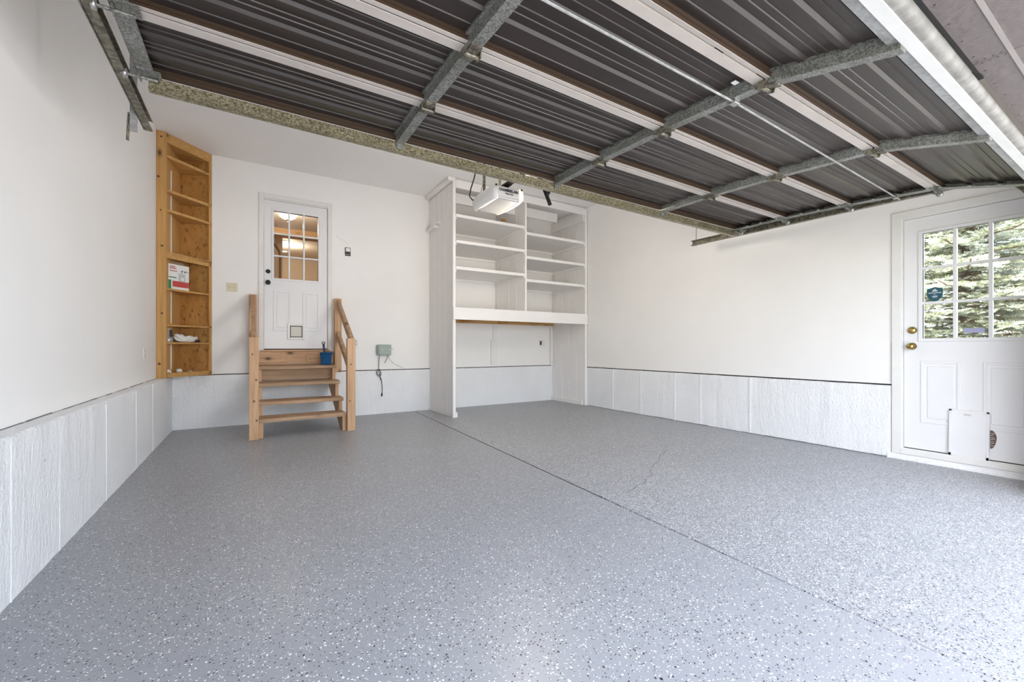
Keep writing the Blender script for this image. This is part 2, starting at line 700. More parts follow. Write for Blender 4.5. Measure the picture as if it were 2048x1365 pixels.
# ------------------------------------------------------------------ walls
# left wall: drywall above, concrete stem below
wl = MB().box(XL - 0.16, XL, 0.10, 6.10, HL + 0.004, HC)
wl.box(XL - 0.16, XL - 0.12, 6.10, 6.80, HL, HC)
wall_left = struct(build('wall_left', wl, 'drywall'), 'white drywall wall above a concrete stem')
stem = MB()
n = 60
sv = []
rs = random.Random(11)
for i in range(n + 1):
    y = 0.10 + (6.70 - 0.10) * i / n
    e = 0.006 * (rs.random() - 0.5)
    sv.append([stem.bm.verts.new(p) for p in ((XS + 0.006 * (rs.random() - 0.5), y, -0.02), (XS, y, 0.05), (XS + e, y, HL - 0.008), (XS - 0.010 + e, y, HL + e * 0.6), (XL - 0.05, y, HL), (XL - 0.16, y, HL), (XL - 0.16, y, -0.02))])
for i in range(n):
    for k in range(6):
        stem.bm.faces.new((sv[i][k], sv[i + 1][k], sv[i + 1][k + 1], sv[i][k + 1]))
stem.bm.faces.new(sv[0])
stem.bm.faces.new(sv[-1][::-1])
build('concrete_stem', stem, 'painted_concrete', wall_left)
for y in (1.75, 2.45, 2.95, 3.75, 4.6, 5.3):
    B('form_seam', 'painted_concrete', wall_left, XS - 0.01, XS + 0.0025, y, y + 0.008, 0.0, HL - 0.01)

gp = MB()
y = 0.6
while y < 6.05:
    L_ = 0.12 + 0.5 * rs.random()
    gp.box(XL - 0.01, XL + 0.0015 + 0.001 * rs.random(), y, min(y + L_, 6.08), HL - 0.004, HL + 0.003 + 0.003 * rs.random())
    y += L_ + 0.25 * rs.random()
build('sill_gap', gp, 'joint_grey', wall_left)
# back wall: drywall with door hole, stem
DX0, DX1, DZ0, DZ1 = 0.135, 0.955, 0.955, 2.995
wb = MB()
wb.box(-0.41, DX0, YB, YB + 0.12, HL + 0.012, HC)
wb.box(DX1, XR + 0.17, YB, YB + 0.12, HL + 0.012, HC)
wb.box(DX0, DX1, YB, YB + 0.12, DZ1, HC)
wb.box(DX0, DX1, YB, YB + 0.12, HL + 0.012, DZ0)
wb.box(XL - 0.16, -0.41, YB + 0.18, YB + 0.28, HL, HC)
wb.box(-0.43, -0.39, YB + 0.12, YB + 0.28, HL, HC)
wall_back = struct(build('wall_back', wb, 'drywall'), 'white drywall back wall')
B('concrete_stem', 'painted_concrete', wall_back, XL - 0.16, XR + 0.17, YB - 0.012, YB + 0.28, -0.02, HL, 0.004)
B('sill_gap', 'dark_gap', wall_back, -0.40, XR, YB + 0.02, YB + 0.11, HL - 0.001, HL + 0.013)
for x in (-0.62, 0.52, 1.32, 2.02, 3.3):
    B('form_seam', 'painted_concrete', wall_back, x, x + 0.010, YB - 0.014, YB - 0.005, 0.0, HL - 0.01)
# taped drywall joint, barely proud
B('drywall_joint', 'drywall', wall_back, 1.045, 1.050, YB - 0.0018, YB, 2.25, HC)
# step in the drywall behind the shelves
B('patch_board', 'white_paint', wall_back, 3.62, 3.70, YB - 0.022, YB, 1.12, 1.50, 0.003)
B('patch_board', 'white_paint', wall_back, 3.58, 3.70, YB - 0.03, YB, 0.70, 1.13, 0.003)

# right wall with the hole for the side door
RY0, RY1, RZ1 = 0.53, 1.412, 2.16
wr = MB()
wr.box(XR, XR + 0.17, RY1, YB + 0.28, HL + 0.014, HC)
wr.box(XR, XR + 0.17, 0.10, RY1, RZ1, HC)
wr.box(XR, XR + 0.17, 0.10, RY0, 0.05, RZ1)
wall_right = struct(build('wall_right', wr, 'drywall'), 'white drywall wall with windowed side door')
st = MB()
n = 56
sv = []
for i in range(n + 1):
    y = 1.475 + (YB + 0.28 - 1.475) * i / n
    e = 0.005 * (rs.random() - 0.5)
    sv.append([st.bm.verts.new(p) for p in ((XR - 0.012 + 0.006 * (rs.random() - 0.5), y, -0.02), (XR - 0.012 + e, y, 0.03), (XR - 0.010 + e, y, HL - 0.006), (XR - 0.004, y, HL + e * 0.5), (XR + 0.17, y, HL), (XR + 0.17, y, -0.02))])
for i in range(n):
    for k in range(5):
        st.bm.faces.new((sv[i][k], sv[i + 1][k], sv[i + 1][k + 1], sv[i][k + 1]))
st.bm.faces.new(sv[0])
bmesh.ops.recalc_face_normals(st.bm, faces=st.bm.faces[:])
build('concrete_stem', st, 'painted_concrete', wall_right)
B('sill_gap', 'dark_gap', wall_right, XR + 0.02, XR + 0.16, RY1 + 0.06, YB, HL - 0.001, HL + 0.015)
for y in (4.95, 4.38, 3.78, 3.39, 2.75):
    B('form_seam', 'painted_concrete', wall_right, XR - 0.0185, XR - 0.002, y, y + 0.013, 0.0, HL - 0.006)
gp = MB()
y = 1.5
while y < 5.5:
    L_ = 0.06 + 0.16 * rs.random()
    gp.box(XR - 0.016 - 0.008 * rs.random(), XR, y, y + L_, 0.0, 0.003 + 0.006 * rs.random())
    y += L_
build('floor_edge_strip', gp, 'joint_grey', wall_right)  # irregular dark strip along the foot of the stem
# concrete curb under the side door, with a ragged foot
cb = MB()
sv = []
for i in range(25):
    y = 0.12 + (1.50 - 0.12) * i / 24
    e = 0.012 * rs.random()
    sv.append([cb.bm.verts.new(p) for p in ((XR - 0.02 - e, y, -0.02), (XR - 0.018 - e * 0.7, y, 0.012 + 0.01 * rs.random()), (XR - 0.016, y, 0.03), (XR - 0.014, y, 0.050), (XR + 0.17, y, 0.052), (XR + 0.17, y, -0.02))])
for i in range(24):
    for k in range(5):
        cb.bm.faces.new((sv[i][k], sv[i + 1][k], sv[i + 1][k + 1], sv[i][k + 1]))
cb.bm.faces.new(sv[0]); cb.bm.faces.new(sv[-1])
bmesh.ops.recalc_face_normals(cb.bm, faces=cb.bm.faces[:])
build('door_curb', cb, 'painted_concrete', wall_right)

# front wall: returns, header and the boarded underside of the opening
SO = 2.15
OX0, OX1 = -0.40, 4.41
wf = MB()
wf.box(XL - 0.16, OX0, 0.10, YF - 0.01, -0.02, HC)
wf.box(OX1, XR + 0.17, 0.10, YF - 0.01, -0.02, HC)
wf.box(OX0, OX1, 0.10, YF - 0.02, SO + 0.02, HC)
wall_front = struct(build('wall_front', wf, 'drywall'), 'front wall around the garage door opening')
for i, (a, b_) in enumerate(((OX0, 0.55), (0.553, 2.495), (2.498, OX1))):
    B('soffit_board', 'soffit_paint', wall_front, a, b_, 0.388, 0.482, SO, SO + 0.02)
    B('soffit_board', 'soffit_paint', wall_front, a, b_, 0.10, 0.374, SO, SO + 0.02)
B('trim_strip', 'soffit_trim', wall_front, OX0, OX1, 0.374, 0.388, SO - 0.004, SO + 0.02)
ws = MB().box(OX0, 2.60, 0.482, 0.497, SO + 0.001, SO + 0.02)
ws.bar((2.58, 0.492, SO + 0.008), (2.64, 0.488, SO - 0.006), 0.02, 0.008)
build('weather_strip', ws, 'black_rubber', wall_front)
nl = MB()
rn = random.Random(5)
for k in range(9):
    x = 1.95 + 0.16 * k
    nl.lathe((x, 0.462 + 0.006 * rn.random(), SO - 0.001), [(0.0035, 0), (0.0035, 0.003)], 'z', 6)
for y in (0.405, 0.425, 0.447, 0.468):
    nl.lathe((2.482, y, SO - 0.001), [(0.0035, 0), (0.0035, 0.003)], 'z', 6)
    nl.lathe((2.512, y - 0.008, SO - 0.001), [(0.0035, 0), (0.0035, 0.003)], 'z', 6)
o = build('nail_heads', nl, 'dark_plastic', wall_front)
o['kind'] = 'stuff'

ceil = struct(build('ceiling', MB().box(XL - 0.16, XR + 0.17, 0.10, YB + 0.28, HC, HC + 0.15), 'ceiling_paint'), 'off white drywall ceiling')
B('drywall_joint', 'ceiling_paint', ceil, 1.046, 1.050, 2.6, YB, HC - 0.0018, HC)

# small boulder at the corner of the curb
sb = MB()
bmesh.ops.create_icosphere(sb.bm, subdivisions=2, radius=1.0)
for v in sb.bm.verts:
    v.co = Vector((4.86 + v.co.x * 0.05, 0.60 + v.co.y * 0.07, 0.028 + v.co.z * 0.035)) + Vector((rs.random(), rs.random(), rs.random())) * 0.008
tag(build('stone', sb, 'stone', None, True), 'small rough tan stone on the floor by the side door curb', 'stone')

# ------------------------------------------------------------------ doors


def nine_lite(root, slab, y_axis, a0, a1, z0, z1, face, back, muntin, mat):
    """3 x 3 panes with bars between; y_axis 'x' = door in the back wall, 'y' = door in the side wall"""
    def bx(name, m, p, s0, s1, d0, d1, q0, q1, bev=0.0):
        if y_axis == 'x':
            return B(name, m, p, s0, s1, d0, d1, q0, q1, bev)
        return B(name, m, p, d0, d1, s0, s1, q0, q1, bev)
    sgn = 1 if back > face else -1
    fw = 0.028
    fr = face - sgn * 0.012
    bx('glazing_frame', mat, slab, a0 - fw, a0, fr, face + sgn * 0.03, z0 - fw, z1 + fw, 0.003)
    bx('glazing_frame', mat, slab, a1, a1 + fw, fr, face + sgn * 0.03, z0 - fw, z1 + fw, 0.003)
    bx('glazing_frame', mat, slab, a0, a1, fr, face + sgn * 0.03, z0 - fw, z0, 0.003)
    bx('glazing_frame', mat, slab, a0, a1, fr, face + sgn * 0.03, z1, z1 + fw, 0.003)
    pw, ph = (a1 - a0) / 3, (z1 - z0) / 3
    for i in (1, 2):
        bx('muntin', mat, slab, a0 + pw * i - muntin / 2, a0 + pw * i + muntin / 2, fr + sgn * 0.003, face + sgn * 0.026, z0, z1, 0.002)
    for j in (1, 2):
        for i in range(3):
            s0 = a0 + pw * i + (muntin / 2 if i else 0)
            s1 = a0 + pw * (i + 1) - (muntin / 2 if i < 2 else 0)
            bx('muntin', mat, slab, s0, s1, fr + sgn * 0.003, face + sgn * 0.026, z0 + ph * j - muntin / 2, z0 + ph * j + muntin / 2, 0.002)
    for i in range(3):
        for j in range(3):
            s0 = a0 + pw * i + (muntin / 2 if i else 0)
            s1 = a0 + pw * (i + 1) - (muntin / 2 if i < 2 else 0)
            q0 = z0 + ph * j + (muntin / 2 if j else 0)
            q1 = z0 + ph * (j + 1) - (muntin / 2 if j < 2 else 0)
            m = face + sgn * 0.012
            bx('pane', 'window_glass', slab, s0, s1, m, m + sgn * 0.004, q0, q1)


def slab_with_hole(axis, a0, a1, z0, z1, h0, h1, q0, q1, d0, d1):
    mb = MB()
    for (s0, s1, e0, e1) in ((a0, h0, z0, z1), (h1, a1, z0, z1), (h0, h1, z0, q0), (h0, h1, q1, z1)):
        if axis == 'x': mb.box(s0, s1, d0, d1, e0, e1)
        else: mb.box(d0, d1, s0, s1, e0, e1)
    return mb


def raised_panel(slab, axis, a0, a1, z0, z1, face, sgn, mat):
    """moulded frame with a raised field"""
    w = 0.022
    def bx(s0, s1, q0, q1, d):
        if axis == 'x': return (s0, s1, face - sgn * d, face + sgn * 0.004, q0, q1)
        return (face - sgn * d, face + sgn * 0.004, s0, s1, q0, q1)
    mb = MB()
    for r in ((a0, a0 + w, z0, z1), (a1 - w, a1, z0, z1), (a0 + w, a1 - w, z0, z0 + w), (a0 + w, a1 - w, z1 - w, z1)):
        mb.box(*bx(*r, 0.007), 0.003)
    mb.box(*bx(a0 + 0.042, a1 - 0.042, z0 + 0.045, z1 - 0.045, 0.005), 0.004)
    build('moulded_panel', mb, mat, slab)


# --- entry door up the steps, in the back wall
d1 = sroot('door_1', (0.545, YB, 0.96), 'white entry door with nine panes and a cat flap above the steps')
SF = YB + 0.012
gx0, gx1, gz0, gz1 = 0.272, 0.815, 1.935, 2.838
slab = build('door_slab', slab_with_hole('x', 0.157, 0.934, 0.985, 2.975, gx0, gx1, gz0, gz1, SF, SF + 0.042), 'door_paint', d1)
nine_lite(d1, slab, 'x', gx0, gx1, gz0, gz1, SF, SF + 1, 0.021, 'door_paint')
raised_panel(slab, 'x', 0.262, 0.468, 1.225, 1.765, SF, 1, 'door_paint')
raised_panel(slab, 'x', 0.618, 0.828, 1.225, 1.765, SF, 1, 'door_paint')
for nm, a in (('casing', (0.093, 0.150, YB - 0.018, YB + 0.01, 0.955, 3.055)), ('casing', (0.940, 0.997, YB - 0.018, YB + 0.01, 0.955, 3.055)), ('casing', (0.150, 0.940, YB - 0.018, YB + 0.01, 2.992, 3.055))):
    B(nm, 'trim_paint', d1, *a, 0.004)
for a in ((0.136, 0.153, YB + 0.002, YB + 0.11, 0.96, 2.99), (0.938, 0.955, YB + 0.002, YB + 0.11, 0.96, 2.99), (0.153, 0.938, YB + 0.002, YB + 0.11, 2.979, 2.994)):
    B('jamb', 'trim_paint', d1, *a)
B('seal_gap', 'black_rubber', d1, 0.157, 0.934, SF + 0.004, SF + 0.04, 0.972, 0.985)
B('threshold', 'fir_x', d1, 0.13, 0.96, YB - 0.05, YB + 0.10, 0.948, 0.972, 0.004)
for z, r in ((2.018, 0.028), (1.871, 0.031)):
    k = build('door_knob' if z < 1.95 else 'deadbolt', MB().lathe((0.203, SF, z), [(r, 0.0), (r, -0.006), (r * 0.6, -0.010), (r * 0.45, -0.03), (r * 0.86, -0.036), (r * 0.9, -0.052), (r * 0.5, -0.060)] if z < 1.95 else [(r, 0.0), (r, -0.008), (r * 0.8, -0.018), (r * 0.4, -0.022)], 'y', 20), 'black_metal', d1, True)
pf = MB()
px0, px1, pz0, pz1 = 0.432, 0.645, 1.112, 1.328
for a in ((px0, px0 + 0.03, pz0, pz1), (px1 - 0.03, px1, pz0, pz1), (px0 + 0.03, px1 - 0.03, pz0, pz0 + 0.03), (px0 + 0.03, px1 - 0.03, pz1 - 0.03, pz1)):
    pf.box(a[0], a[1], SF - 0.022, SF + 0.01, a[2], a[3], 0.004)
pet = build('cat_flap_frame', pf, 'white_plastic', d1)
fg = MB()
i0, i1, j0, j1 = px0 + 0.03, px1 - 0.03, pz0 + 0.03, pz1 - 0.03
for a in ((i0, i0 + 0.010, j0, j1), (i1 - 0.010, i1, j0, j1), (i0, i1, j0, j0 + 0.010), (i0, i1, j1 - 0.010, j1)):
    fg.box(a[0], a[1], SF - 0.016, SF + 0.004, a[2], a[3])
build('flap_gasket', fg, 'dark_plastic', pet)
B('flap', 'flap_plastic', pet, i0 + 0.010, i1 - 0.010, SF - 0.010, SF + 0.002, j0 + 0.010, j1 - 0.010, 0.002)

# --- side door in the right wall
d2 = sroot('door_2', (XR, 0.97, 0.05), 'white side door with nine panes looking out on a spruce')
SX = XR + 0.014
hy0, hy1, hz0, hz1 = 0.668, 1.268, 1.082, 1.995
slab2 = build('door_slab', slab_with_hole('y', 0.548, 1.392, 0.112, 2.138, hy0, hy1, hz0, hz1, SX, SX + 0.042), 'door_paint', d2)
nine_lite(d2, slab2, 'y', hy0, hy1, hz0, hz1, SX, SX + 1, 0.022, 'door_paint')
raised_panel(slab2, 'y', 1.035, 1.282, 0.345, 0.885, SX, 1, 'door_paint')
raised_panel(slab2, 'y', 0.655, 0.910, 0.345, 0.885, SX, 1, 'door_paint')
for a in ((1.402, 1.470, 0.048, 2.215), (0.506, 0.540, 0.048, 2.215)):
    B('casing', 'trim_paint', d2, XR - 0.02, XR + 0.012, a[0], a[1], a[2], a[3], 0.004)
B('casing', 'trim_paint', d2, XR - 0.02, XR + 0.012, 0.540, 1.402, 2.146, 2.215, 0.004)
B('casing_gap', 'dark_gap', d2, XR - 0.002, XR + 0.03, 1.470, 1.4755, 0.06, 1.05)
for a in ((1.395, 1.412, 0.05, 2.15), (0.53, 0.545, 0.05, 2.15)):
    B('jamb', 'trim_paint', d2, XR + 0.004, XR + 0.15, a[0], a[1], a[2], a[3])
B('jamb', 'trim_paint', d2, XR + 0.004, XR + 0.15, 0.545, 1.395, 2.142, 2.158)
B('seal_gap', 'black_rubber', d2, SX + 0.004, SX + 0.04, 0.548, 1.392, 0.100, 0.112)
B('threshold', 'trim_paint', d2, XR - 0.025, XR + 0.12, 0.53, 1.412, 0.050, 0.100, 0.006)
B('threshold_lip', 'trim_paint', d2, XR - 0.014, XR + 0.01, 0.53, 1.412, 0.094, 0.106, 0.002)
for z, r, nm in ((1.154, 0.032, 'deadbolt'), (1.013, 0.030, 'door_knob')):
    prof = [(r, 0.0), (r, -0.008), (r * 0.8, -0.016), (r * 0.4, -0.024)] if nm == 'deadbolt' else [(r * 1.05, 0.0), (r * 1.0, -0.006), (r * 0.5, -0.012), (r * 0.42, -0.030), (r * 0.85, -0.040), (r * 0.9, -0.056), (r * 0.55, -0.064)]
    k = build(nm, MB().lathe((SX, 1.336, z), prof, 'x', 20), 'brass', d2, True)
    if nm == 'deadbolt':
        B('thumb_turn', 'brass', k, SX - 0.04, SX - 0.02, 1.331, 1.341, z - 0.016, z + 0.016, 0.002)
# loose pet door cover and the torn skin beside it
pc = sroot('pet_cover_tmp', (0, 0, 0))
bpy.data.objects.remove(pc)
cov = MB()
t = Vector((0, 1, 0.012)).normalized()
u = Vector((0.0, -0.012, 1)).normalized()
w = Vector((1, 0, 0))
cov.obox((SX - 0.016, 0.985, 0.298), w, t, u, 0.012, 0.114, 0.192, 0.004)
cover = build('pet_door_cover', cov, 'door_paint', d2, label='loose white pet door cover panel')
rim = MB()
for dy, dz, hy, hz in ((-0.106, 0, 0.008, 0.192), (0.106, 0, 0.008, 0.192), (0, 0.185, 0.114, 0.007), (0, -0.180, 0.114, 0.012)):
    rim.obox(Vector((SX - 0.029, 0.985, 0.298)) + t * dy + u * dz, w, t, u, 0.003, hy, hz, 0.001)
build('cover_rim', rim, 'door_paint', cover)
badge = MB()
badge.obox((SX - 0.030, 0.99, 0.455), w, t, u, 0.003, 0.024, 0.011, 0.002)
bd = build('badge', badge, 'white_plastic', cover)
text_mesh('badge_lettering', 'Ideal', 0.018, 'print_grey', cover, (SX - 0.0335, 1.008, 0.4495), (0, -1, 0), (0, 0, 1), 0.0006, 0.036)
hole = MB()
pts = []
for i in range(13):
    a = -math.pi / 2 + math.pi * i / 12
    pts.append((SX - 0.0012, 0.871 - 0.034 * math.cos(a) * (1 + 0.08 * math.sin(3 * a)), 0.275 + 0.075 * math.sin(a)))
hole.prism(pts, (0, 0, 0), (0.003, 0, 0))
build('torn_skin', hole, 'torn_brown', d2, label='torn brown hole in the door skin')
fibre = MB()
for i in range(7):
    z = 0.225 + 0.016 * i
    fibre.bar((SX - 0.002, 0.868, z), (SX - 0.003, 0.846 + 0.004 * (i % 3), z + 0.006 * (i % 2)), 0.004, 0.004)
build('torn_fibre', fibre, 'print_grey', d2)
# shield sticker and label on the glass
GX = SX + 0.0105
sh = MB()
prof = [(-0.05, 0.045), (-0.025, 0.052), (0.0, 0.060), (0.025, 0.052), (0.05, 0.045), (0.05, -0.01), (0.042, -0.035), (0.022, -0.055), (0.0, -0.068), (-0.022, -0.055), (-0.042, -0.035), (-0.05, -0.01)]
sc_y, sc_z = 1.1935, 1.462
sh.prism([(GX, sc_y - a, sc_z + b_) for a, b_ in prof], (0, 0, 0), (0.001, 0, 0))
shield = build('shield_sticker', sh, 'teal_print', d2, label='teal shield shaped security sticker')
tri = MB()
tri.prism([(GX - 0.0006, sc_y + a, sc_z + b_) for a, b_ in ((0.019, 0.022), (-0.019, 0.022), (0, 0.046))], (0, 0, 0), (0.0006, 0, 0))
build('warning_triangle', tri, 'print_white', shield)
ex = MB().box(GX - 0.001, GX - 0.0006, sc_y - 0.0015, sc_y + 0.0015, sc_z + 0.029, sc_z + 0.039)
ex.box(GX - 0.001, GX - 0.0006, sc_y - 0.0015, sc_y + 0.0015, sc_z + 0.0245, sc_z + 0.0275)
build('exclamation_mark', ex, 'teal_print', shield)
ln = MB()
rl = random.Random(2)
for z, half, hh in ((0.010, 0.040, 0.0030), (-0.004, 0.007, 0.0014), (-0.020, 0.016, 0.0042), (-0.031, 0.014, 0.0014)):
    y = -half
    while y < half:
        wd = 0.003 + 0.003 * rl.random()
        ln.box(GX - 0.0006, GX, sc_y + y, sc_y + min(y + wd, half), sc_z + z - hh, sc_z + z + hh)
        y += wd + 0.0012
build('sticker_lettering', ln, 'print_white', shield)
B('violet_label', 'violet_label', d2, GX, GX + 0.001, 0.902, 1.020, 1.122, 1.162, label='small violet label on the glass')

# ------------------------------------------------------------------ steps to the entry door
stp = thing('entry_steps', 'unpainted wooden steps with handrails leading up to the entry door', 'steps', (0.53, 6.0, 0.0))
TY = [5.40, 5.65, 5.90, 6.15]
TZ = [0.215, 0.375, 0.571, 0.765]
TT = 0.042
for i in range(4):
    dep = 0.285 if i < 3 else 0.34
    B('tread', 'tread_x', stp, 0.082, (0.988, 1.0, 1.0, 1.0)[i], TY[i], TY[i] + dep, TZ[i] - TT, TZ[i], 0.004)
for x0, x1 in ((0.084, 0.122), (0.948, 0.986)):
    prof = [(TY[0] + 0.025, 0.0)]
    for i in range(4):
        prof.append((TY[i] + 0.025, TZ[i] - TT))
        if i < 3: prof.append((TY[i + 1] + 0.025, TZ[i] - TT))
    prof += [(6.49, TZ[3] - TT), (6.49, 0.47), (TY[0] + 0.20, 0.0)]
    build('stringer', MB().prism([(x0, y, z) for y, z in prof], (0, 0, 0), (x1 - x0, 0, 0)), 'fir_z', stp)
B('post', 'fir_z', stp, -0.011, 0.080, 5.36, 5.45, 0.0, 1.113, 0.003)
B('post', 'fir_z', stp, 0.992, 1.083, 5.36, 5.45, 0.0, 1.113, 0.003)
B('post', 'fir_z', stp, -0.013, 0.076, 6.41, 6.50, HL, 1.688, 0.003)
B('post', 'fir_z', stp, 1.018, 1.108, 6.41, 6.50, HL, 1.697, 0.003)
for x in (0.018, 1.050):
    xx = x + 0.0
    build('handrail', MB().bar((xx + 0.012, 6.43, 1.640), (xx + 0.012, 5.455 if x > 0 else 5.455, 1.075), 0.036, 0.088, bev=0.003), 'tread_y', stp)
    build('handrail', MB().bar((xx + 0.012, 6.43, 1.190), (xx + 0.012, 5.455, 0.675), 0.036, 0.088, bev=0.003), 'tread_y', stp)
B('ledger_board', 'tread_x', stp, 0.122, 0.948, 6.28, 6.315, 0.575, 0.723, 0.003)
B('sill_board', 'fir_x', stp, 0.078, 1.016, 6.478, 6.503, 0.770, 0.947, 0.003)
B('patch_board', 'fir_x', stp, 0.083, 0.424, 6.458, 6.478, 0.806, 0.915, 0.003)
B('patch_board', 'fir_x', stp, 0.656, 1.000, 6.458, 6.478, 0.800, 0.905, 0.003)
nh = MB()
for x, z in [(0.13 + 0.07 * i, 0.862 + 0.004 * (i % 2)) for i in range(5)] + [(0.70 + 0.06 * i, 0.852) for i in range(5)]:
    nh.lathe((x, 6.458, z), [(0.005, 0), (0.005, -0.002)], 'y', 8)
o = build('nail_heads', nh, 'dark_plastic', stp)
o['kind'] = 'stuff'

for x, y_, z, kr in ((0.02, 5.3598, 0.93, 0.010), (0.055, 5.3598, 0.65, 0.012), (0.035, 5.3598, 0.42, 0.013), (0.06, 5.3598, 0.21, 0.012), (1.03, 5.3598, 0.80, 0.011), (1.02, 5.3598, 0.36, 0.010)):
    build('knot', MB().lathe((x, y_, z), [(kr, 0.0), (kr, -0.0008), (kr * 0.5, -0.0014)], 'y', 10), 'fir_knot', stp)
# blue tub with a handled scoop
tb = thing('blue_tub', 'blue plastic tub holding a scoop on the top wooden step', 'tub', (0.885, 6.28, TZ[3]))
bowl = MB().lathe((0.885, 6.28, TZ[3]), [(0.062, 0.0), (0.070, 0.02), (0.080, 0.165), (0.084, 0.165), (0.084, 0.158), (0.081, 0.172), (0.076, 0.170), (0.066, 0.02), (0.05, 0.012)], 'z', 28)
build('bowl', bowl, 'blue_plastic', tb, True)
sp = MB()
for i in range(10):
    a = 2 * math.pi * (0.88 + 0.24 * i / 9)
    sp.bar((0.885 + 0.084 * math.cos(a), 6.28 + 0.084 * math.sin(a), TZ[3] + 0.150), (0.885 + 0.100 * math.cos(a), 6.28 + 0.100 * math.sin(a), TZ[3] + 0.156), 0.010, 0.012)
build('rim_teeth', sp, 'blue_plastic', tb)
build('scoop_handle', MB().tube([(0.872, 6.27, TZ[3] + 0.02), (0.862, 6.265, TZ[3] + 0.17), (0.853, 6.262, TZ[3] + 0.24), (0.848, 6.26, TZ[3] + 0.29)], [0.012, 0.011, 0.013, 0.014], 10), 'navy_plastic', tb, True)
build('handle_ring', MB().tube([(0.848 + 0.018 * math.cos(a), 6.26, TZ[3] + 0.298 + 0.014 * math.sin(a)) for a in [i * math.pi / 6 for i in range(13)]], 0.006, 6), 'navy_plastic', tb, True)

# ------------------------------------------------------------------ wooden corner shelf
cs = thing('corner_shelf', 'tall knotty pine corner shelf built in on the concrete ledge', 'shelf', (-0.62, 6.32, HL))
A = Vector((-0.80, 6.11, 0)); Bp = Vector((-0.412, 6.512, 0)); C = Vector((-0.735, 6.635, 0))
tdir = (Bp - A).normalized()
FL = (Bp - A).length
nin = Vector((-tdir.y, tdir.x, 0))   # into the recess


def tri_pts(z, inset=0.0):
    return [Vector((p.x, p.y, z)) for p in (A + tdir * 0.002, Bp - tdir * 0.002, C)]


B('post', 'pine_z', cs, XL + 0.001, -0.802, 6.085, 6.125, HL, HC - 0.002, 0.003)


def rail(z0, z1, mat='pine_x', thick=0.02):
    mb = MB()
    c = (A + Bp) / 2
    mb.obox(Vector((c.x, c.y, (z0 + z1) / 2)) + nin * thick / 2, tdir, nin, (0, 0, 1), FL / 2, thick / 2, (z1 - z0) / 2, 0.002)
    return build('front_rail', mb, mat, cs)


for k, (x, z, kr) in enumerate(((-0.845, 3.36, 0.010), (-0.870, 2.91, 0.013), (-0.850, 2.54, 0.009), (-0.838, 2.14, 0.012), (-0.838, 1.385, 0.011), (-0.862, 0.82, 0.014))):
    build('knot', MB().lathe((x, 6.0852, z), [(kr, 0.0), (kr, -0.0008), (kr * 0.5, -0.0014)], 'y', 12), 'knot_wood', cs)
rail(3.325, HC - 0.003)
rail(2.012, 2.086)
stile = MB()
stile.obox(Vector((Bp.x, Bp.y, (HL + 3.325) / 2)) - tdir * 0.017 + nin * 0.012, tdir, nin, (0, 0, 1), 0.017, 0.012, (3.325 - HL) / 2, 0.002)
build('side_stile', stile, 'pine_z', cs)
for z, th in ((3.332, 0.015), (3.178, 0.030), (2.793, 0.030), (2.568, 0.028), (2.075, 0.020), (1.672, 0.020), (1.262, 0.018), (1.062, 0.018), (0.712, 0.05)):
    build('shelf_board', MB().prism(tri_pts(z - th), (0, 0, 0), (0, 0, th)), 'pine_x', cs)


def back_panel(P, Q, s0, s1, mat, name, out=0.008, thick=0.012):
    P, Q = Vector(P), Vector(Q)
    d = (Q - P).normalized()
    L = (Q - P).length
    nrm = Vector((-d.y, d.x, 0))
    mid = P + d * (L * (s0 + s1) / 2)
    mb = MB()
    mb.obox(Vector((mid.x, mid.y, (HL + HC) / 2)) + nrm * (thick / 2 + out), d, nrm, (0, 0, 1), L * (s1 - s0) / 2, thick / 2, (HC - HL) / 2 - 0.002)
    return build(name, mb, mat, cs)


back_panel(A, C, -0.02, 0.56, 'pine_z', 'back_board', 0.0)
back_panel(A, C, 0.57, 1.03, 'pine_z', 'back_board', 0.0)
back_panel(C, Bp, -0.03, 1.0, 'burl_plywood', 'back_board', 0.0)
# metal shelf standards
for (P, Q, s) in ((A, C, 0.27), (C, Bp, 0.93)):
    d = (Q - P).normalized()
    q = P + (Q - P) * s
    nn = Vector((d.y, -d.x, 0))
    for z0, z1 in ((0.75, 1.04), (1.28, 1.65), (2.09, 2.54), (2.59, 2.76), (2.81, 3.05)):
        mb = MB().obox(Vector((q.x, q.y, (z0 + z1) / 2)) + nn * 0.004, d, nn, (0, 0, 1), 0.009, 0.004, (z1 - z0) / 2)
        for k in range(int((z1 - z0) / 0.025)):
            mb.obox(Vector((q.x, q.y, z0 + 0.0125 + k * 0.025)) + nn * 0.0085, d, nn, (0, 0, 1), 0.005, 0.0012, 0.007)
        build('shelf_standard', mb, 'white_plastic', cs)


def on_shelf(s, depth, z):
    """point on the corner shelf: s along the front from the post, depth into the recess"""
    p = A + tdir * s + nin * depth
    return Vector((p.x, p.y, z))


# box on the corner shelf
bc = on_shelf(0.155, 0.075, 1.672)
bx = thing('product_box', 'printed cardboard box with open flaps on the pine corner shelf', 'box', bc)
hw, hd, hh = 0.125, 0.055, 0.145
ctr = bc + Vector((0, 0, hh + 0.001))
build('carton', MB().obox(ctr, tdir, nin, (0, 0, 1), hw, hd, hh, 0.002), 'cardboard', bx)
fp = ctr - nin * (hd + 0.0006)


def decal(name, s0, s1, z0, z1, mat, lift=0.0006, parent=bx):
    mb = MB().obox(fp + tdir * (s0 + s1) / 2 + Vector((0, 0, (z0 + z1) / 2)) - nin * lift, tdir, nin, (0, 0, 1), (s1 - s0) / 2, 0.0005, (z1 - z0) / 2)
    return build(name, mb, mat, parent)


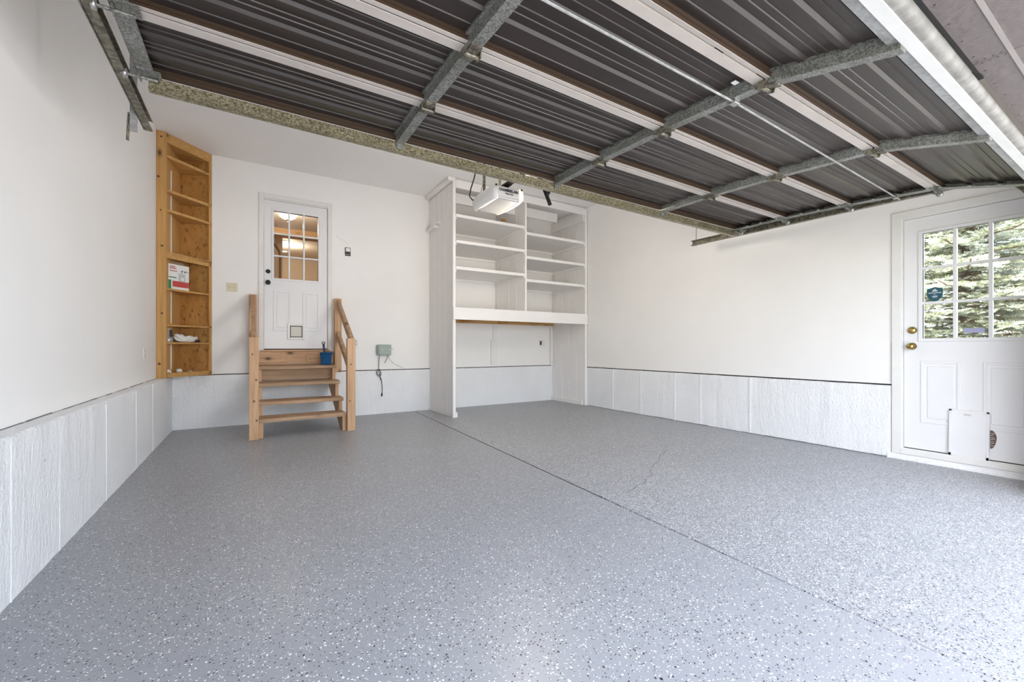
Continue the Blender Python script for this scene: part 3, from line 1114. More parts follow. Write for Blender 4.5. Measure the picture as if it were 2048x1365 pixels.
decal('front_print', -hw + 0.003, hw - 0.003, -hh + 0.003, hh - 0.003, 'print_white')
decal('green_print', -hw + 0.003, -hw + 0.035, -hh + 0.003, -0.04, 'print_green', 0.0014)
decal('red_print', -hw + 0.05, hw - 0.003, -0.115, -0.048, 'print_red', 0.0014)
decal('grey_print', -0.005, 0.075, -0.05, 0.045, 'print_grey', 0.0014)
decal('white_print', 0.025, 0.06, -0.035, 0.0, 'print_white', 0.0022)
decal('green_bar', -hw + 0.006, -0.03, -0.015, -0.003, 'print_green', 0.0014)
lt = MB()
for z, s0, s1, h in ((0.115, -0.108, -0.045, 0.006), (0.096, -0.108, -0.035, 0.006), (0.066, -0.108, -0.02, 0.005), (-0.075, 0.01, 0.05, 0.008), (-0.092, 0.03, 0.09, 0.006)):
    s = s0
    while s < s1:
        wd = 0.005 + 0.007 * rl.random()
        lt.obox(fp + tdir * (s + wd / 2) + Vector((0, 0, z)) - nin * 0.0022, tdir, nin, (0, 0, 1), wd / 2, 0.0005, h)
        s += wd + 0.003
o = build('box_lettering', lt, 'print_red', bx)
o['kind'] = 'stuff'
mk = MB()
for a, b_ in (((0.018, 0.072), (0.045, 0.082)), ((0.045, 0.082), (0.028, 0.050)), ((0.058, 0.080), (0.085, 0.060)), ((0.060, 0.060), (0.088, 0.082)), ((0.092, 0.078), (0.112, 0.066))):
    mk.bar(fp + tdir * a[0] + Vector((0, 0, a[1])) - nin * 0.0025, fp + tdir * b_[0] + Vector((0, 0, b_[1])) - nin * 0.0025, 0.001, 0.006)
build('marker_writing', mk, 'print_black', bx)
fl = MB()
fl.obox(ctr + Vector((0, 0, hh + 0.022)) + nin * 0.018, tdir, (nin * 0.55 + Vector((0, 0, 0.83))).normalized(), (Vector((0, 0, 0.55)) - nin * 0.83).normalized(), hw, 0.03, 0.0015)
build('flap', fl, 'cardboard', bx)

# duct tape roll and tin on the lower shelf
z7 = 1.062
pt = on_shelf(0.060, 0.062, z7)
build_t = MB().lathe(pt, [(0.030, 0.0), (0.046, 0.0), (0.0485, 0.004), (0.0485, 0.046), (0.046, 0.050), (0.030, 0.050), (0.029, 0.046), (0.029, 0.004)], 'z', 28)
tr_ = thing('tape_roll', 'silver duct tape roll lying on the pine corner shelf', 'tape', pt)
build('tape', build_t, 'tape_grey', tr_, True)
ptin = pt + Vector((0, 0, 0.0505))
tin = thing('tin_can', 'shiny metal tin with dark label stacked on the duct tape roll', 'can', ptin)
build('tin_body', MB().lathe(ptin, [(0.040, 0.0), (0.042, 0.002), (0.042, 0.098), (0.0435, 0.100), (0.0435, 0.104), (0.038, 0.104), (0.038, 0.101)], 'z', 28), 'silver', tin, True)
lb = MB()
for i in range(6):
    a0_ = math.radians(-62 + i * 14); a1_ = math.radians(-62 + (i + 1) * 14)
    q0 = ptin + Vector((0.0428 * math.cos(a0_), 0.0428 * math.sin(a0_), 0.012)); q1 = ptin + Vector((0.0428 * math.cos(a1_), 0.0428 * math.sin(a1_), 0.012))
    f = lb.bm.faces.new([lb.bm.verts.new(p) for p in (q0, q1, q1 + Vector((0, 0, 0.08)), q0 + Vector((0, 0, 0.08)))])
build('tin_label', lb, 'dark_plastic', tin)
# crumpled white cloth and a black bit in its end
rg = MB()
bmesh.ops.create_icosphere(rg.bm, subdivisions=4, radius=1.0)
rc = on_shelf(0.285, 0.07, z7)
from mathutils import noise as mn
for v in rg.bm.verts:
    n0 = v.co.copy()
    k = mn.fractal(n0 * 1.7 + Vector((3, 1, 8)), 1.0, 2.0, 4)
    r = 1.0 + 0.42 * k
    s_ = n0.x * 0.135 * r
    d_ = n0.y * 0.042 * r
    hgt = max(0.0, (n0.z * 0.5 + 0.5)) * (0.085 - 0.022 * n0.x) * (1 + 0.5 * k)
    v.co = rc + tdir * s_ + nin * d_ + Vector((0, 0, max(0.0005, hgt)))
clo = thing('white_cloth', 'crumpled white cloth lying on the pine corner shelf', 'cloth', rc)
build('rag', rg, 'cloth_white', clo, True)
bt = on_shelf(0.415, 0.045, z7)
tag(build('black_cap', MB().tube([bt + Vector((-0.02, -0.02, 0.016)), bt + Vector((0.015, 0.012, 0.016))], [0.015, 0.013], 12), 'dark_plastic', None, True), 'short black plastic cap lying at the end of the white cloth', 'cap')
# white knobs and scraps on the bottom board
for i, (s, dd, lab) in enumerate(((0.035, 0.03, 'small white doorknob in the corner beside the pine post'), (0.19, 0.06, 'small white doorknob lying alone on the bottom pine board'))):
    q = on_shelf(s, dd, 0.712)
    o = thing('loose_doorknob', lab, 'doorknob', q, 'white knobs on the bottom board')
    build('knob_body', MB().lathe(q + Vector((0, 0, 0.0)), [(0.014, 0.0), (0.026, 0.006), (0.031, 0.020), (0.026, 0.034), (0.014, 0.040)], 'z', 16), 'white_plastic', o, True)
    build('knob_stem', MB().tube([q + Vector((0.01, -0.01, 0.014)), q + Vector((0.034, -0.030, 0.010))], 0.008, 8), 'white_plastic', o, True)
for i, (s, dd, z, lab) in enumerate(((0.20, 0.05, 2.087, 'curled white paper scrap on the middle pine rail'), (0.33, 0.05, 0.7122, 'thin paper scrap on the bottom pine board'))):
    q = on_shelf(s, dd, z)
    mb = MB()
    for k in range(5):
        a = q + tdir * (k * 0.018 - 0.04) + Vector((0, 0, 0.004 + 0.008 * math.sin(k * 1.3) ** 2)) + nin * 0.006 * math.sin(k * 2.1)
        b_ = q + tdir * ((k + 1) * 0.018 - 0.04) + Vector((0, 0, 0.004 + 0.008 * math.sin((k + 1) * 1.3) ** 2)) + nin * 0.006 * math.sin((k + 1) * 2.1)
        mb.bar(a, b_, 0.016, 0.0015)
    mb.box(q.x - 0.006, q.x + 0.006, q.y - 0.006, q.y + 0.006, z, z + 0.012)
    tag(build('paper_scrap', mb, 'print_white'), lab, 'paper')

# ------------------------------------------------------------------ white built-in shelving
SU = thing('shelving_unit', 'tall white painted built in shelving of tongue and groove boards', 'shelving', (3.7, 6.0, 0.0))
UY = 5.567
XP0, XP1 = 2.452, 2.492
XQ0, XQ1 = 4.920, 4.962
YU1 = YB - 0.014
# side panels: vertical boards with recessed joints between them
for (x0, x1, tag_) in ((XP0, XP1, 'l'), (XQ0, XQ1, 'r')):
    widths = [0.20, 0.19, 0.19, 0.18, 0.10]
    y = UY + 0.022
    tot = YU1 - y
    ksum = sum(widths)
    for wv_ in widths:
        wv2 = wv_ / ksum * tot
        xi0, xi1 = x0 + 0.006, x1 - 0.006
        build('side_board', MB().box(xi0, xi1, y + 0.0045, y + wv2 - 0.0045, 0.0, 3.375, 0.003), 'white_paint', SU)
        y += wv2
    B('side_core', 'white_paint', SU, x0 + 0.014, x1 - 0.014, UY + 0.022, YU1, 0.0, 3.370)
    B('front_stile', 'white_paint', SU, x0 - 0.002, x1 + 0.002, UY, UY + 0.022, 0.0, 3.395, 0.003)
# divider
y = UY + 0.02
for wv2 in (0.24, 0.235, 0.235, 0.215):
    build('divider_board', MB().box(3.682, 3.704, y + 0.004, min(y + wv2 - 0.004, YU1), 1.572, 3.36, 0.003), 'white_paint', SU)
    y += wv2
B('divider_core', 'white_paint', SU, 3.688, 3.698, UY + 0.02, YU1, 1.572, 3.36)
B('front_stile', 'white_paint', SU, 3.676, 3.711, UY, UY + 0.02, 1.572, 3.285, 0.003)
# top boards
B('top_rail', 'white_paint', SU, XP1 + 0.002, XQ0 - 0.002, UY - 0.004, UY + 0.018, 3.285, 3.405, 0.003)
B('inner_rail', 'white_paint', SU, XP1, 3.68, UY + 0.30, UY + 0.335, 3.175, 3.33, 0.003)
B('inner_rail', 'white_paint', SU, 3.706, 4.55, UY + 0.30, UY + 0.335, 3.175, 3.33, 0.003)
B('inner_rail', 'white_paint', SU, XP1, 3.68, UY + 0.62, UY + 0.65, 3.02, 3.10, 0.003)
B('bare_block', 'pine_x', SU, 3.60, 3.678, UY + 0.60, UY + 0.62, 3.03, 3.17)
B('bare_block', 'white_paint', SU, 3.72, 4.45, YU1 - 0.03, YU1, 3.06, 3.20, 0.003)
B('inner_rail', 'white_paint', SU, XQ0 - 0.03, XQ0, UY + 0.02, YU1, 3.18, 3.34, 0.003)
# crown on the outside
B('crown', 'white_paint', SU, 2.375, XP0 - 0.002, UY - 0.004, YU1, 3.372, 3.422, 0.005)
B('crown', 'white_paint', SU, XP0 - 0.002, XP1 + 0.002, UY - 0.004, UY + 0.022, 3.396, 3.422, 0.004)
B('crown', 'white_paint', SU, XQ1 - 0.02, XQ1 + 0.013, UY - 0.004, UY + 0.16, 3.37, 3.41, 0.004)
# little ledge on the outside of the side panel
B('small_ledge', 'white_paint', SU, 2.395, XP0 + 0.004, 6.15, YU1, 2.845, 2.875, 0.003)
B('small_ledge', 'white_paint', SU, 2.415, XP0 + 0.004, 6.02, 6.42, 2.880, 2.900, 0.003)
# shelves with cleats
for (x0, x1, tops) in ((XP1, 3.682, (2.916, 2.545, 2.167)), (3.704, XQ0, (2.829, 2.450, 2.087))):
    for zt in tops:
        B('shelf_board', 'white_paint', SU, x0 + 0.008, x1 - 0.008, UY + 0.008, YU1, zt - 0.022, zt, 0.002)
        B('shelf_nosing', 'white_paint', SU, x0 + 0.008, x1 - 0.008, UY + 0.002, UY + 0.024, zt - 0.046, zt - 0.001, 0.003)
        for xc0, xc1 in ((x0, x0 + 0.020), (x1 - 0.020, x1)):
            B('cleat', 'white_paint', SU, xc0, xc1, UY + 0.012, YU1, zt - 0.075, zt - 0.023, 0.002)
        B('cleat', 'white_paint', SU, x0 + 0.02, x1 - 0.02, YU1 - 0.022, YU1, zt - 0.062, zt - 0.023, 0.002)
# counter
B('counter_top', 'white_paint', SU, XP1 + 0.002, XQ0 - 0.002, UY + 0.02, YU1, 1.545, 1.572, 0.002)
B('counter_apron', 'white_paint', SU, XP0 - 0.004, XQ1 + 0.003, UY - 0.020, UY, 1.402, 1.577, 0.003)
B('counter_joist', 'pine_x', SU, XP1 + 0.004, XQ0 - 0.004, UY + 0.03, UY + 0.068, 1.412, 1.544)
B('counter_joist', 'pine_x', SU, XP1 + 0.004, XQ0 - 0.02, YU1 - 0.04, YU1, 1.412, 1.544)
for x in (3.0, 3.7, 4.4):
    B('counter_joist', 'pine_y', SU, x, x + 0.038, UY + 0.069, YU1 - 0.041, 1.412, 1.544)
# feet
B('foot_board', 'white_paint', SU, XQ0 - 0.028, XQ0 - 0.0005, UY + 0.06, YU1, 0.0, 0.075, 0.004)
B('foot_block', 'white_paint', SU, XP1 + 0.0025, XP1 + 0.035, UY + 0.004, UY + 0.05, 0.0, 0.075, 0.006)
B('corner_strip', 'white_paint', SU, XQ0 - 0.05, XQ0 - 0.001, YU1 - 0.02, YU1, 0.66, 1.40, 0.003)

# ------------------------------------------------------------------ wall fittings


def plate(name, label, cat, x, z, w, h, mat):
    t_ = thing(name, label, cat, (x, YB, z))
    B('plate', mat, t_, x - w / 2, x + w / 2, YB - 0.008, YB, z - h / 2, z + h / 2, 0.003)
    return t_


sw = plate('light_switch', 'ivory two gang switch plate on wall beside the corner shelf', 'switch', -0.20, 1.775, 0.118, 0.112, 'ivory_plastic')
for x in (-0.226, -0.174):
    B('toggle_slot', 'grey_plastic', sw, x - 0.006, x + 0.006, YB - 0.0095, YB - 0.007, 1.763, 1.787)
    B('toggle', 'ivory_plastic', sw, x - 0.005, x + 0.005, YB - 0.022, YB - 0.009, 1.765, 1.777, 0.002)
bt = plate('door_opener_button', 'black wall button panel with white push plate beside the entry door', 'button', 1.209, 2.397, 0.076, 0.122, 'dark_plastic')
B('push_plate', 'print_white', bt, 1.180, 1.240, YB - 0.013, YB - 0.0075, 2.398, 2.450, 0.002)
B('small_button', 'grey_plastic', bt, 1.182, 1.194, YB - 0.011, YB - 0.0075, 2.352, 2.362, 0.002)
B('small_button', 'grey_plastic', bt, 1.200, 1.232, YB - 0.011, YB - 0.0075, 2.351, 2.359, 0.002)
tag(build('bell_wire', MB().tube([(1.05, YB - 0.003, 2.62), (1.08, YB - 0.003, 2.585), (1.15, YB - 0.003, 2.555), (1.20, YB - 0.003, 2.53), (1.208, YB - 0.003, 2.46)], 0.003, 6), 'white_plastic'), 'thin white wire running to the black wall button panel', 'wire')
ot = plate('wall_outlet', 'white outlet plate on back wall behind the stair post', 'outlet', 1.322, 1.070, 0.072, 0.115, 'white_plastic')
B('socket', 'grey_plastic', ot, 1.310, 1.334, YB - 0.0095, YB - 0.007, 1.078, 1.104, 0.002)
B('socket', 'grey_plastic', ot, 1.310, 1.334, YB - 0.0095, YB - 0.007, 1.036, 1.062, 0.002)
o2 = plate('wall_outlet', 'white outlet plate with dark socket under the white shelving', 'outlet', 4.685, 1.086, 0.13, 0.118, 'white_plastic')
B('socket', 'dark_plastic', o2, 4.632, 4.674, YB - 0.0095, YB - 0.007, 1.050, 1.122, 0.002)
o3 = thing('wall_outlet', 'white outlet plate on the side wall near the pine corner shelf', 'outlet', (XL, 5.45, 0.945))
B('plate', 'white_plastic', o3, XL, XL + 0.008, 5.414, 5.486, 0.888, 1.002, 0.003)
for z in (0.925, 0.967):
    B('socket', 'grey_plastic', o3, XL + 0.007, XL + 0.0095, 5.438, 5.462, z - 0.013, z + 0.013, 0.002)

tm = thing('sprinkler_timer', 'grey green sprinkler timer box with bundled black cord on back wall', 'timer', (1.72, YB, 0.88))
B('case', 'timer_green', tm, 1.618, 1.822, YB - 0.075, YB - 0.001, 0.885, 1.043, 0.008)
B('cover', 'timer_green', tm, 1.636, 1.820, YB - 0.084, YB - 0.076, 0.888, 1.040, 0.003)
B('panel_line', 'grey_plastic', tm, 1.645, 1.780, YB - 0.086, YB - 0.084, 0.990, 0.996)
B('panel_line', 'grey_plastic', tm, 1.645, 1.780, YB - 0.086, YB - 0.084, 0.930, 0.936)
build('dial', MB().lathe((1.800, YB - 0.084, 0.968), [(0.009, 0), (0.009, -0.004)], 'y', 12), 'print_white', tm)
for x in (1.665, 1.69):
    B('display_mark', 'print_grey', tm, x, x + 0.014, YB - 0.0862, YB - 0.084, 0.955, 0.975)
cord = [(1.655, YB - 0.05, 0.885), (1.652, YB - 0.02, 0.80), (1.648, YB - 0.022, 0.70)]
for k in range(2):
    for i in range(9):
        a = 2 * math.pi * i / 8
        cord.append((1.640 + 0.028 * math.cos(a + 1.2) + 0.012 * k, YB - 0.03 - 0.012 * k, 0.63 + 0.05 * math.sin(a + 1.2) - 0.02 * k))
cord += [(1.665, YB - 0.03, 0.56), (1.68, YB - 0.03, 0.51), (1.672, YB - 0.034, 0.55), (1.69, YB - 0.028, 0.50), (1.698, YB - 0.025, 0.42), (1.700, YB - 0.022, 0.34), (1.697, YB - 0.022, 0.30)]
build('power_cord', MB().tube(cord, 0.0045, 6), 'dark_plastic', tm, True)
build('plug', MB().tube([(1.698, YB - 0.022, 0.315), (1.695, YB - 0.022, 0.29), (1.692, YB - 0.022, 0.262)], [0.007, 0.012, 0.011], 8), 'dark_plastic', tm, True)
build('valve_wire', MB().tube([(1.775, YB - 0.05, 0.888), (1.772, YB - 0.04, 0.84), (1.750, YB - 0.03, 0.79), (1.735, YB - 0.028, 0.765)], 0.004, 6), 'dark_plastic', tm, True)
build('valve_wire', MB().tube([(1.778, YB - 0.05, 0.888), (1.81, YB - 0.03, 0.83), (1.87, YB - 0.015, 0.765), (1.96, YB - 0.010, 0.715), (2.05, YB - 0.014, 0.672)], 0.0025, 6), 'grey_plastic', tm, True)
build('side_pin', MB().tube([(1.822, YB - 0.04, 0.985), (1.875, YB - 0.04, 0.978)], 0.004, 6), 'grey_plastic', tm)

# ------------------------------------------------------------------ garage door
GX0, GX1 = -0.445, 4.445
N = [Vector((0, 2.615, 2.262)), Vector((0, 2.125, 2.262)), Vector((0, 1.605, 2.243)), Vector((0, 1.037, 2.207)), Vector((0, 0.521, 2.0725))]
STX = [0.790, 2.012, 3.238]
gd = thing('garage_door', 'open sectional garage door with dark ribbed skin and galvanized stiles', 'garage door', (2.0, 1.6, 2.2))
SKIN_H = 0.032


def sec_frame(i):
    P, Q = N[i], N[i + 1]
    t_ = (Q - P)
    L = t_.length
    t_.normalize()
    up = Vector((0, t_.z, -t_.y))
    return P, t_, up, L


def at(i, s, h):
    P, t_, up, L = sec_frame(i)
    q = P + t_ * s + up * h
    return (q.y, q.z)


for i in range(4):
    P, t_, up, L = sec_frame(i)
    s_in0, s_in1 = 0.030, L - 0.052
    span = s_in1 - s_in0
    prof = [(s_in0 - 0.004, SKIN_H)]
    rid = MB()
    for f, wdt, hgt in ((0.10, 0.006, 0.004), (0.29, 0.022, 0.012), (0.42, 0.005, 0.004), (0.50, 0.005, 0.004), (0.64, 0.022, 0.012), (0.77, 0.005, 0.004), (0.86, 0.006, 0.004)):
        s = s_in0 + span * f
        prof += [(s - wdt, SKIN_H), (s - wdt * 0.55, SKIN_H - hgt), (s + wdt * 0.55, SKIN_H - hgt), (s + wdt, SKIN_H)]
    prof.append((s_in1 + 0.004, SKIN_H))
    full = [at(i, s, h) for s, h in prof] + [at(i, s_in1 + 0.004, SKIN_H + 0.006), at(i, s_in0 - 0.004, SKIN_H + 0.006)]
    mb = MB()
    mb.strip(full + [full[0]], GX0, GX1)
    sec = build('door_section', mb, 'brown_door_skin', gd)
    # far rail: flange seen from below, dark web towards the opening
    def cbox(name, mat, x0, x1, s0, s1, h0, h1, parent=sec, bev=0.0):
        q = P + t_ * (s0 + s1) / 2 + up * (h0 + h1) / 2
        mb2 = MB().obox(((x0 + x1) / 2, q.y, q.z), (1, 0, 0), t_, up, (x1 - x0) / 2, abs(s1 - s0) / 2, abs(h1 - h0) / 2, bev)
        return build(name, mb2, mat, parent)
    cbox('rail_web', 'brown_web', GX0, GX1, 0.022, 0.027, 0.003, SKIN_H)
    cbox('far_rail', 'rail_white' if i else 'brown_web', GX0, GX1, 0.005, 0.026, 0.0, 0.004)
    cbox('lip_line', 'brown_web', GX0, GX1, 0.024, 0.034, 0.014, 0.018)
    if i < 3:
        cbox('near_rail', 'rail_white', GX0, GX1, L - 0.052, L - 0.005, -0.002, 0.004)
        cbox('rail_web', 'brown_web', GX0, GX1, L - 0.053, L - 0.050, 0.004, SKIN_H)
    else:
        cbox('bottom_angle', 'galvanized_light', GX0, GX1, L - 0.082, L - 0.038, 0.0, 0.005)
        cbox('bottom_rail', 'bottom_white', GX0, GX1, L - 0.038, L, -0.006, 0.012, sec, 0.003)
        sl = MB()
        pr = []
        for k in range(9):
            a = math.radians(-100 + 200 * k / 8)
            q = P + t_ * (L - 0.004 + 0.034 * math.cos(a)) + up * (0.030 + 0.028 * math.sin(a))
            pr.append((q.y, q.z))
        sl.strip(pr, GX0, GX1)
        build('bottom_seal', sl, 'seal_grey', sec, True)
    # stiles
    for k, x in enumerate(STX):
        hw = 0.031
        s0, s1 = (0.004, L - 0.004) if i < 3 else (0.004, L - 0.040)
        q = P + t_ * (s0 + s1) / 2
        ch = MB()
        fz = SKIN_H - 0.0135
        pts = [(-hw - 0.012, fz), (-hw, fz), (-hw + 0.006, -0.020), (hw - 0.006, -0.020), (hw, fz), (hw + 0.012, fz), (hw + 0.012, SKIN_H), (-hw - 0.012, SKIN_H)]
        pp = []
        for dx, h in pts:
            z = P + t_ * s0 + up * h
            pp.append(Vector((x + dx, z.y, z.z)))
        ch.prism(pp, (0, 0, 0), t_ * (s1 - s0))
        build('stile', ch, 'galvanized', sec)
    for x0, x1 in ((GX0 - 0.002, GX0 + 0.062), (GX1 - 0.062, GX1 + 0.002)):
        cbox('end_stile', 'galvanized', x0, x1, 0.003, L - 0.003 if i < 3 else L - 0.03, -0.006, -0.001)
        xs_ = x0 if x0 < 0 else x1
        cbox('end_stile', 'galvanized', xs_ - 0.002, xs_ + 0.002, 0.003, L - 0.003, -0.006, SKIN_H)
# hinges at each section joint
for i in (1, 2, 3):
    P, t_, up, L = sec_frame(i)
    for x in STX:
        h = thing_h = None
        mb = MB()
        c = P - up * 0.024
        mb.obox((x, c.y, c.z), (1, 0, 0), t_, up, 0.024, 0.055, 0.0035, 0.001)
        mb.tube([(x - 0.034, c.y, c.z - 0.012), (x + 0.034, c.y, c.z - 0.012)], 0.009, 8)
        for dx in (-0.034, 0.034):
            mb.obox((x + dx, c.y, c.z - 0.004), (1, 0, 0), t_, up, 0.002, 0.022, 0.016)
        for ds, dx in ((-0.04, -0.012), (-0.04, 0.012), (0.04, -0.012), (0.04, 0.012)):
            q = c + t_ * ds - up * 0.004
            mb.lathe((x + dx, q.y, q.z - 0.003), [(0.005, 0), (0.005, 0.005)], 'z', 6)
        build('hinge', mb, 'galvanized_track', gd)
# roller brackets at both ends
for i in (0, 1, 2, 3):
    P, t_, up, L = sec_frame(i)
    off = 0.03 if i == 0 else 0.0
    for x, sg in ((GX0 + 0.045, -1), (GX1 - 0.045, 1)):
        mb = MB()
        c = P + t_ * off - up * 0.010
        mb.obox((x, c.y, c.z), (1, 0, 0), t_, up, 0.042, 0.040, 0.004, 0.001)
        c2 = c - up * 0.020
        mb.obox((x + sg * 0.035, c2.y, c2.z + 0.008), (1, 0, 0), t_, up, 0.003, 0.022, 0.020)
        mb.tube([(x - sg * 0.03, c2.y, c2.z), (x + sg * 0.105, c2.y, c2.z)], 0.007, 8)
        rl_ = build('roller_bracket', mb, 'galvanized', gd)
        build('roller', MB().lathe((x + sg * 0.088, c2.y, c2.z), [(0.010, -0.008), (0.021, -0.006), (0.021, 0.006), (0.010, 0.008)], 'x', 16), 'bare_steel', rl_, True)
# galvanized strut along the far edge
c = N[0]
strut = MB()
hs = 0.066
strut.box(GX0 + 0.035, GX1 - 0.02, c.y - 0.004, c.y, c.z - hs, c.z - 0.006)
strut.box(GX0 + 0.035, GX1 - 0.02, c.y, c.y + 0.03, c.z - hs, c.z - hs + 0.004)
strut.box(GX0 + 0.035, GX1 - 0.02, c.y - 0.010, c.y - 0.004, c.z - hs, c.z - hs + 0.010)
strut.box(GX0 + 0.035, GX1 - 0.02, c.y, c.y + 0.03, c.z - 0.010, c.z - 0.006)
strut.box(GX0 + 0.035, GX1 - 0.02, c.y - 0.008, c.y - 0.004, c.z - 0.016, c.z - 0.006)
build('strut', strut, 'galvanized_strut', gd, label='mottled galvanized strut along the door edge')
for x in STX:
    B('strut_clip', 'galvanized', gd, x - 0.02, x + 0.02, c.y - 0.013, c.y - 0.0005, c.z - 0.05, c.z + 0.004, 0.001)
# lock rod with its guide
q = at(2, 0.415, -0.030)
q_r = at(2, 0.345, -0.030)
build('lock_rod', MB().tube([(GX0 + 0.5, q[0], q[1]), (2.0, q[0], q[1]), (GX1 - 0.02, q_r[0], q_r[1])], 0.0055, 8), 'galvanized_light', gd, label='thin steel lock rod')
for x in (STX[1], GX1 - 0.10):
    qg = q if x < 3 else q_r
    build('rod_guide', MB().obox((x, qg[0], qg[1]), (1, 0, 0), (0, 1, 0), (0, 0, 1), 0.022, 0.016, 0.012, 0.002), 'bare_steel', gd)
q2 = at(2, 0.485, 0.02)
build('white_tag', MB().obox((2.01 - 0.065, q2[0] + 0.03, q2[1] + 0.005), (1, 0, 0), (0, 1, 0), (0, 0, 1), 0.016, 0.011, 0.002), 'print_white', gd)
# mounting tabs on the end stile
for i in range(4):
    P, t_, up, L = sec_frame(i)
    for f in (0.06, 0.35, 0.62, 0.93):
        qq = P + t_ * (L * f) - up * 0.010
        build('stile_tab', MB().obox((GX1 - 0.095, qq.y, qq.z), (1, 0, 0), t_, up, 0.012, 0.008, 0.003), 'galvanized_light', gd)

gd.rotation_euler = (0, 0.0060, 0)      # one end hangs slightly higher
gd.location.z += 0.014

# ------------------------------------------------------------------ tracks


def track(xw, sg, label, zs):
    """sg: direction from the web towards the door"""
    root = thing('door_track', label, 'track', (xw, 2.0, 0.0))
    zc = 2.236
    path = [(3.22, zc + zs)]
    yc, rr = 0.865, 0.29
    path += [(2.2, zc + zs * 0.6), (yc, zc)]
    for k in range(1, 9):
        a = math.radians(90 + 90 * k / 8)
        path.append((yc + rr * math.cos(a), zc - rr + rr * math.sin(a)))
    path.append((yc - rr, 0.02))

    def sweep(prof, pts):
        """prof: closed list of (dx, dn); pts: (y,z) path"""
        mb = MB()
        rings = []
        for k, (y, z) in enumerate(pts):
            p0 = Vector((0, *pts[max(k - 1, 0)])); p1 = Vector((0, *pts[min(k + 1, len(pts) - 1)]))
            t_ = (p1 - p0).normalized()
            up = Vector((0, t_.z, -t_.y))
            rings.append([mb.bm.verts.new((xw + dx * sg, y + up.y * dn, z + up.z * dn)) for dx, dn in prof])
        m = len(prof)
        for k in range(len(rings) - 1):
            for j in range(m):
                mb.bm.faces.new((rings[k][j], rings[k][(j + 1) % m], rings[k + 1][(j + 1) % m], rings[k + 1][j]))
        mb.bm.faces.new(rings[0]); mb.bm.faces.new(rings[-1])
        bmesh.ops.recalc_face_normals(mb.bm, faces=mb.bm.faces[:])
        return mb
    ch = [(0, -0.030), (0.034, -0.030), (0.034, -0.022), (0.031, -0.022), (0.031, -0.027), (0.003, -0.027), (0.003, 0.027), (0.031, 0.027), (0.031, 0.022), (0.034, 0.022), (0.034, 0.030), (0, 0.030)]
    build('track_channel', sweep(ch, path), 'galvanized_track', root)
    an = [(-0.003, -0.030), (-0.003, 0.034), (-0.034, 0.034), (-0.034, 0.031), (-0.006, 0.031), (-0.006, -0.030)]
    build('track_angle', sweep(an, path[:3]), 'galvanized_track', root)
    return root


tl = track(-0.520, 1, 'galvanized door track ending near the pine corner shelf', 0.032)
tl.location.z += 0.028
build('hanger_strap', MB().box(-0.557, -0.525, 3.05, 3.054, 2.18, HC - 0.03).box(-0.557, -0.553, 3.054, 3.08, 2.22, HC - 0.03), 'galvanized_light', tl)
build('hanger_strap', MB().bar((-0.568, 3.06, 2.13), (-0.560, 3.055, 2.28), 0.016, 0.004), 'galvanized_track', tl)
tr = track(4.552, -1, 'galvanized door track along the side door wall', 0.022)
build('hanger_strap', MB().box(4.556, 4.566, 3.175, 3.178, 2.22, HC - 0.001), 'galvanized_light', tr)

# ------------------------------------------------------------------ door opener
op = thing('door_opener', 'white and grey garage door opener hanging over the door rail', 'opener', (1.97, 3.45, 2.32))
OY0, OY1 = 3.25, 3.66
oz0, oz1 = 2.315, 2.445
hs_ = MB()
hs_.prism([(1.855, OY0, oz0 + 0.018), (1.855, OY0, oz1 - 0.012), (1.855, OY0 + 0.05, oz1 + 0.012), (1.855, OY1, oz1 + 0.012), (1.855, OY1, oz0 + 0.02), (1.855, OY1 - 0.03, oz0), (1.855, OY0 + 0.012, oz0 + 0.006)], (0, 0, 0), (0.228, 0, 0))
build('housing', hs_, 'grey_plastic', op)
B('face_plate', 'white_plastic', op, 1.858, 2.080, OY0 - 0.004, OY0 + 0.002, oz0 + 0.030, oz1 - 0.014, 0.002)
B('face_rib', 'white_plastic', op, 1.858, 2.080, OY0 - 0.010, OY0 + 0.004, oz0 + 0.014, oz0 + 0.024, 0.002)
text_mesh('name_lettering', 'CHAMBERLAIN', 0.034, 'print_black', op, (1.868, OY0 - 0.005, oz1 - 0.052), (1, 0, 0), (0, 0, 1), 0.001, 0.200)
text_mesh('model_lettering', 'Whisper Drive', 0.016, 'print_black', op, (1.930, OY0 - 0.005, oz1 - 0.074), (1, 0, 0), (0, 0, 1), 0.001, 0.085)


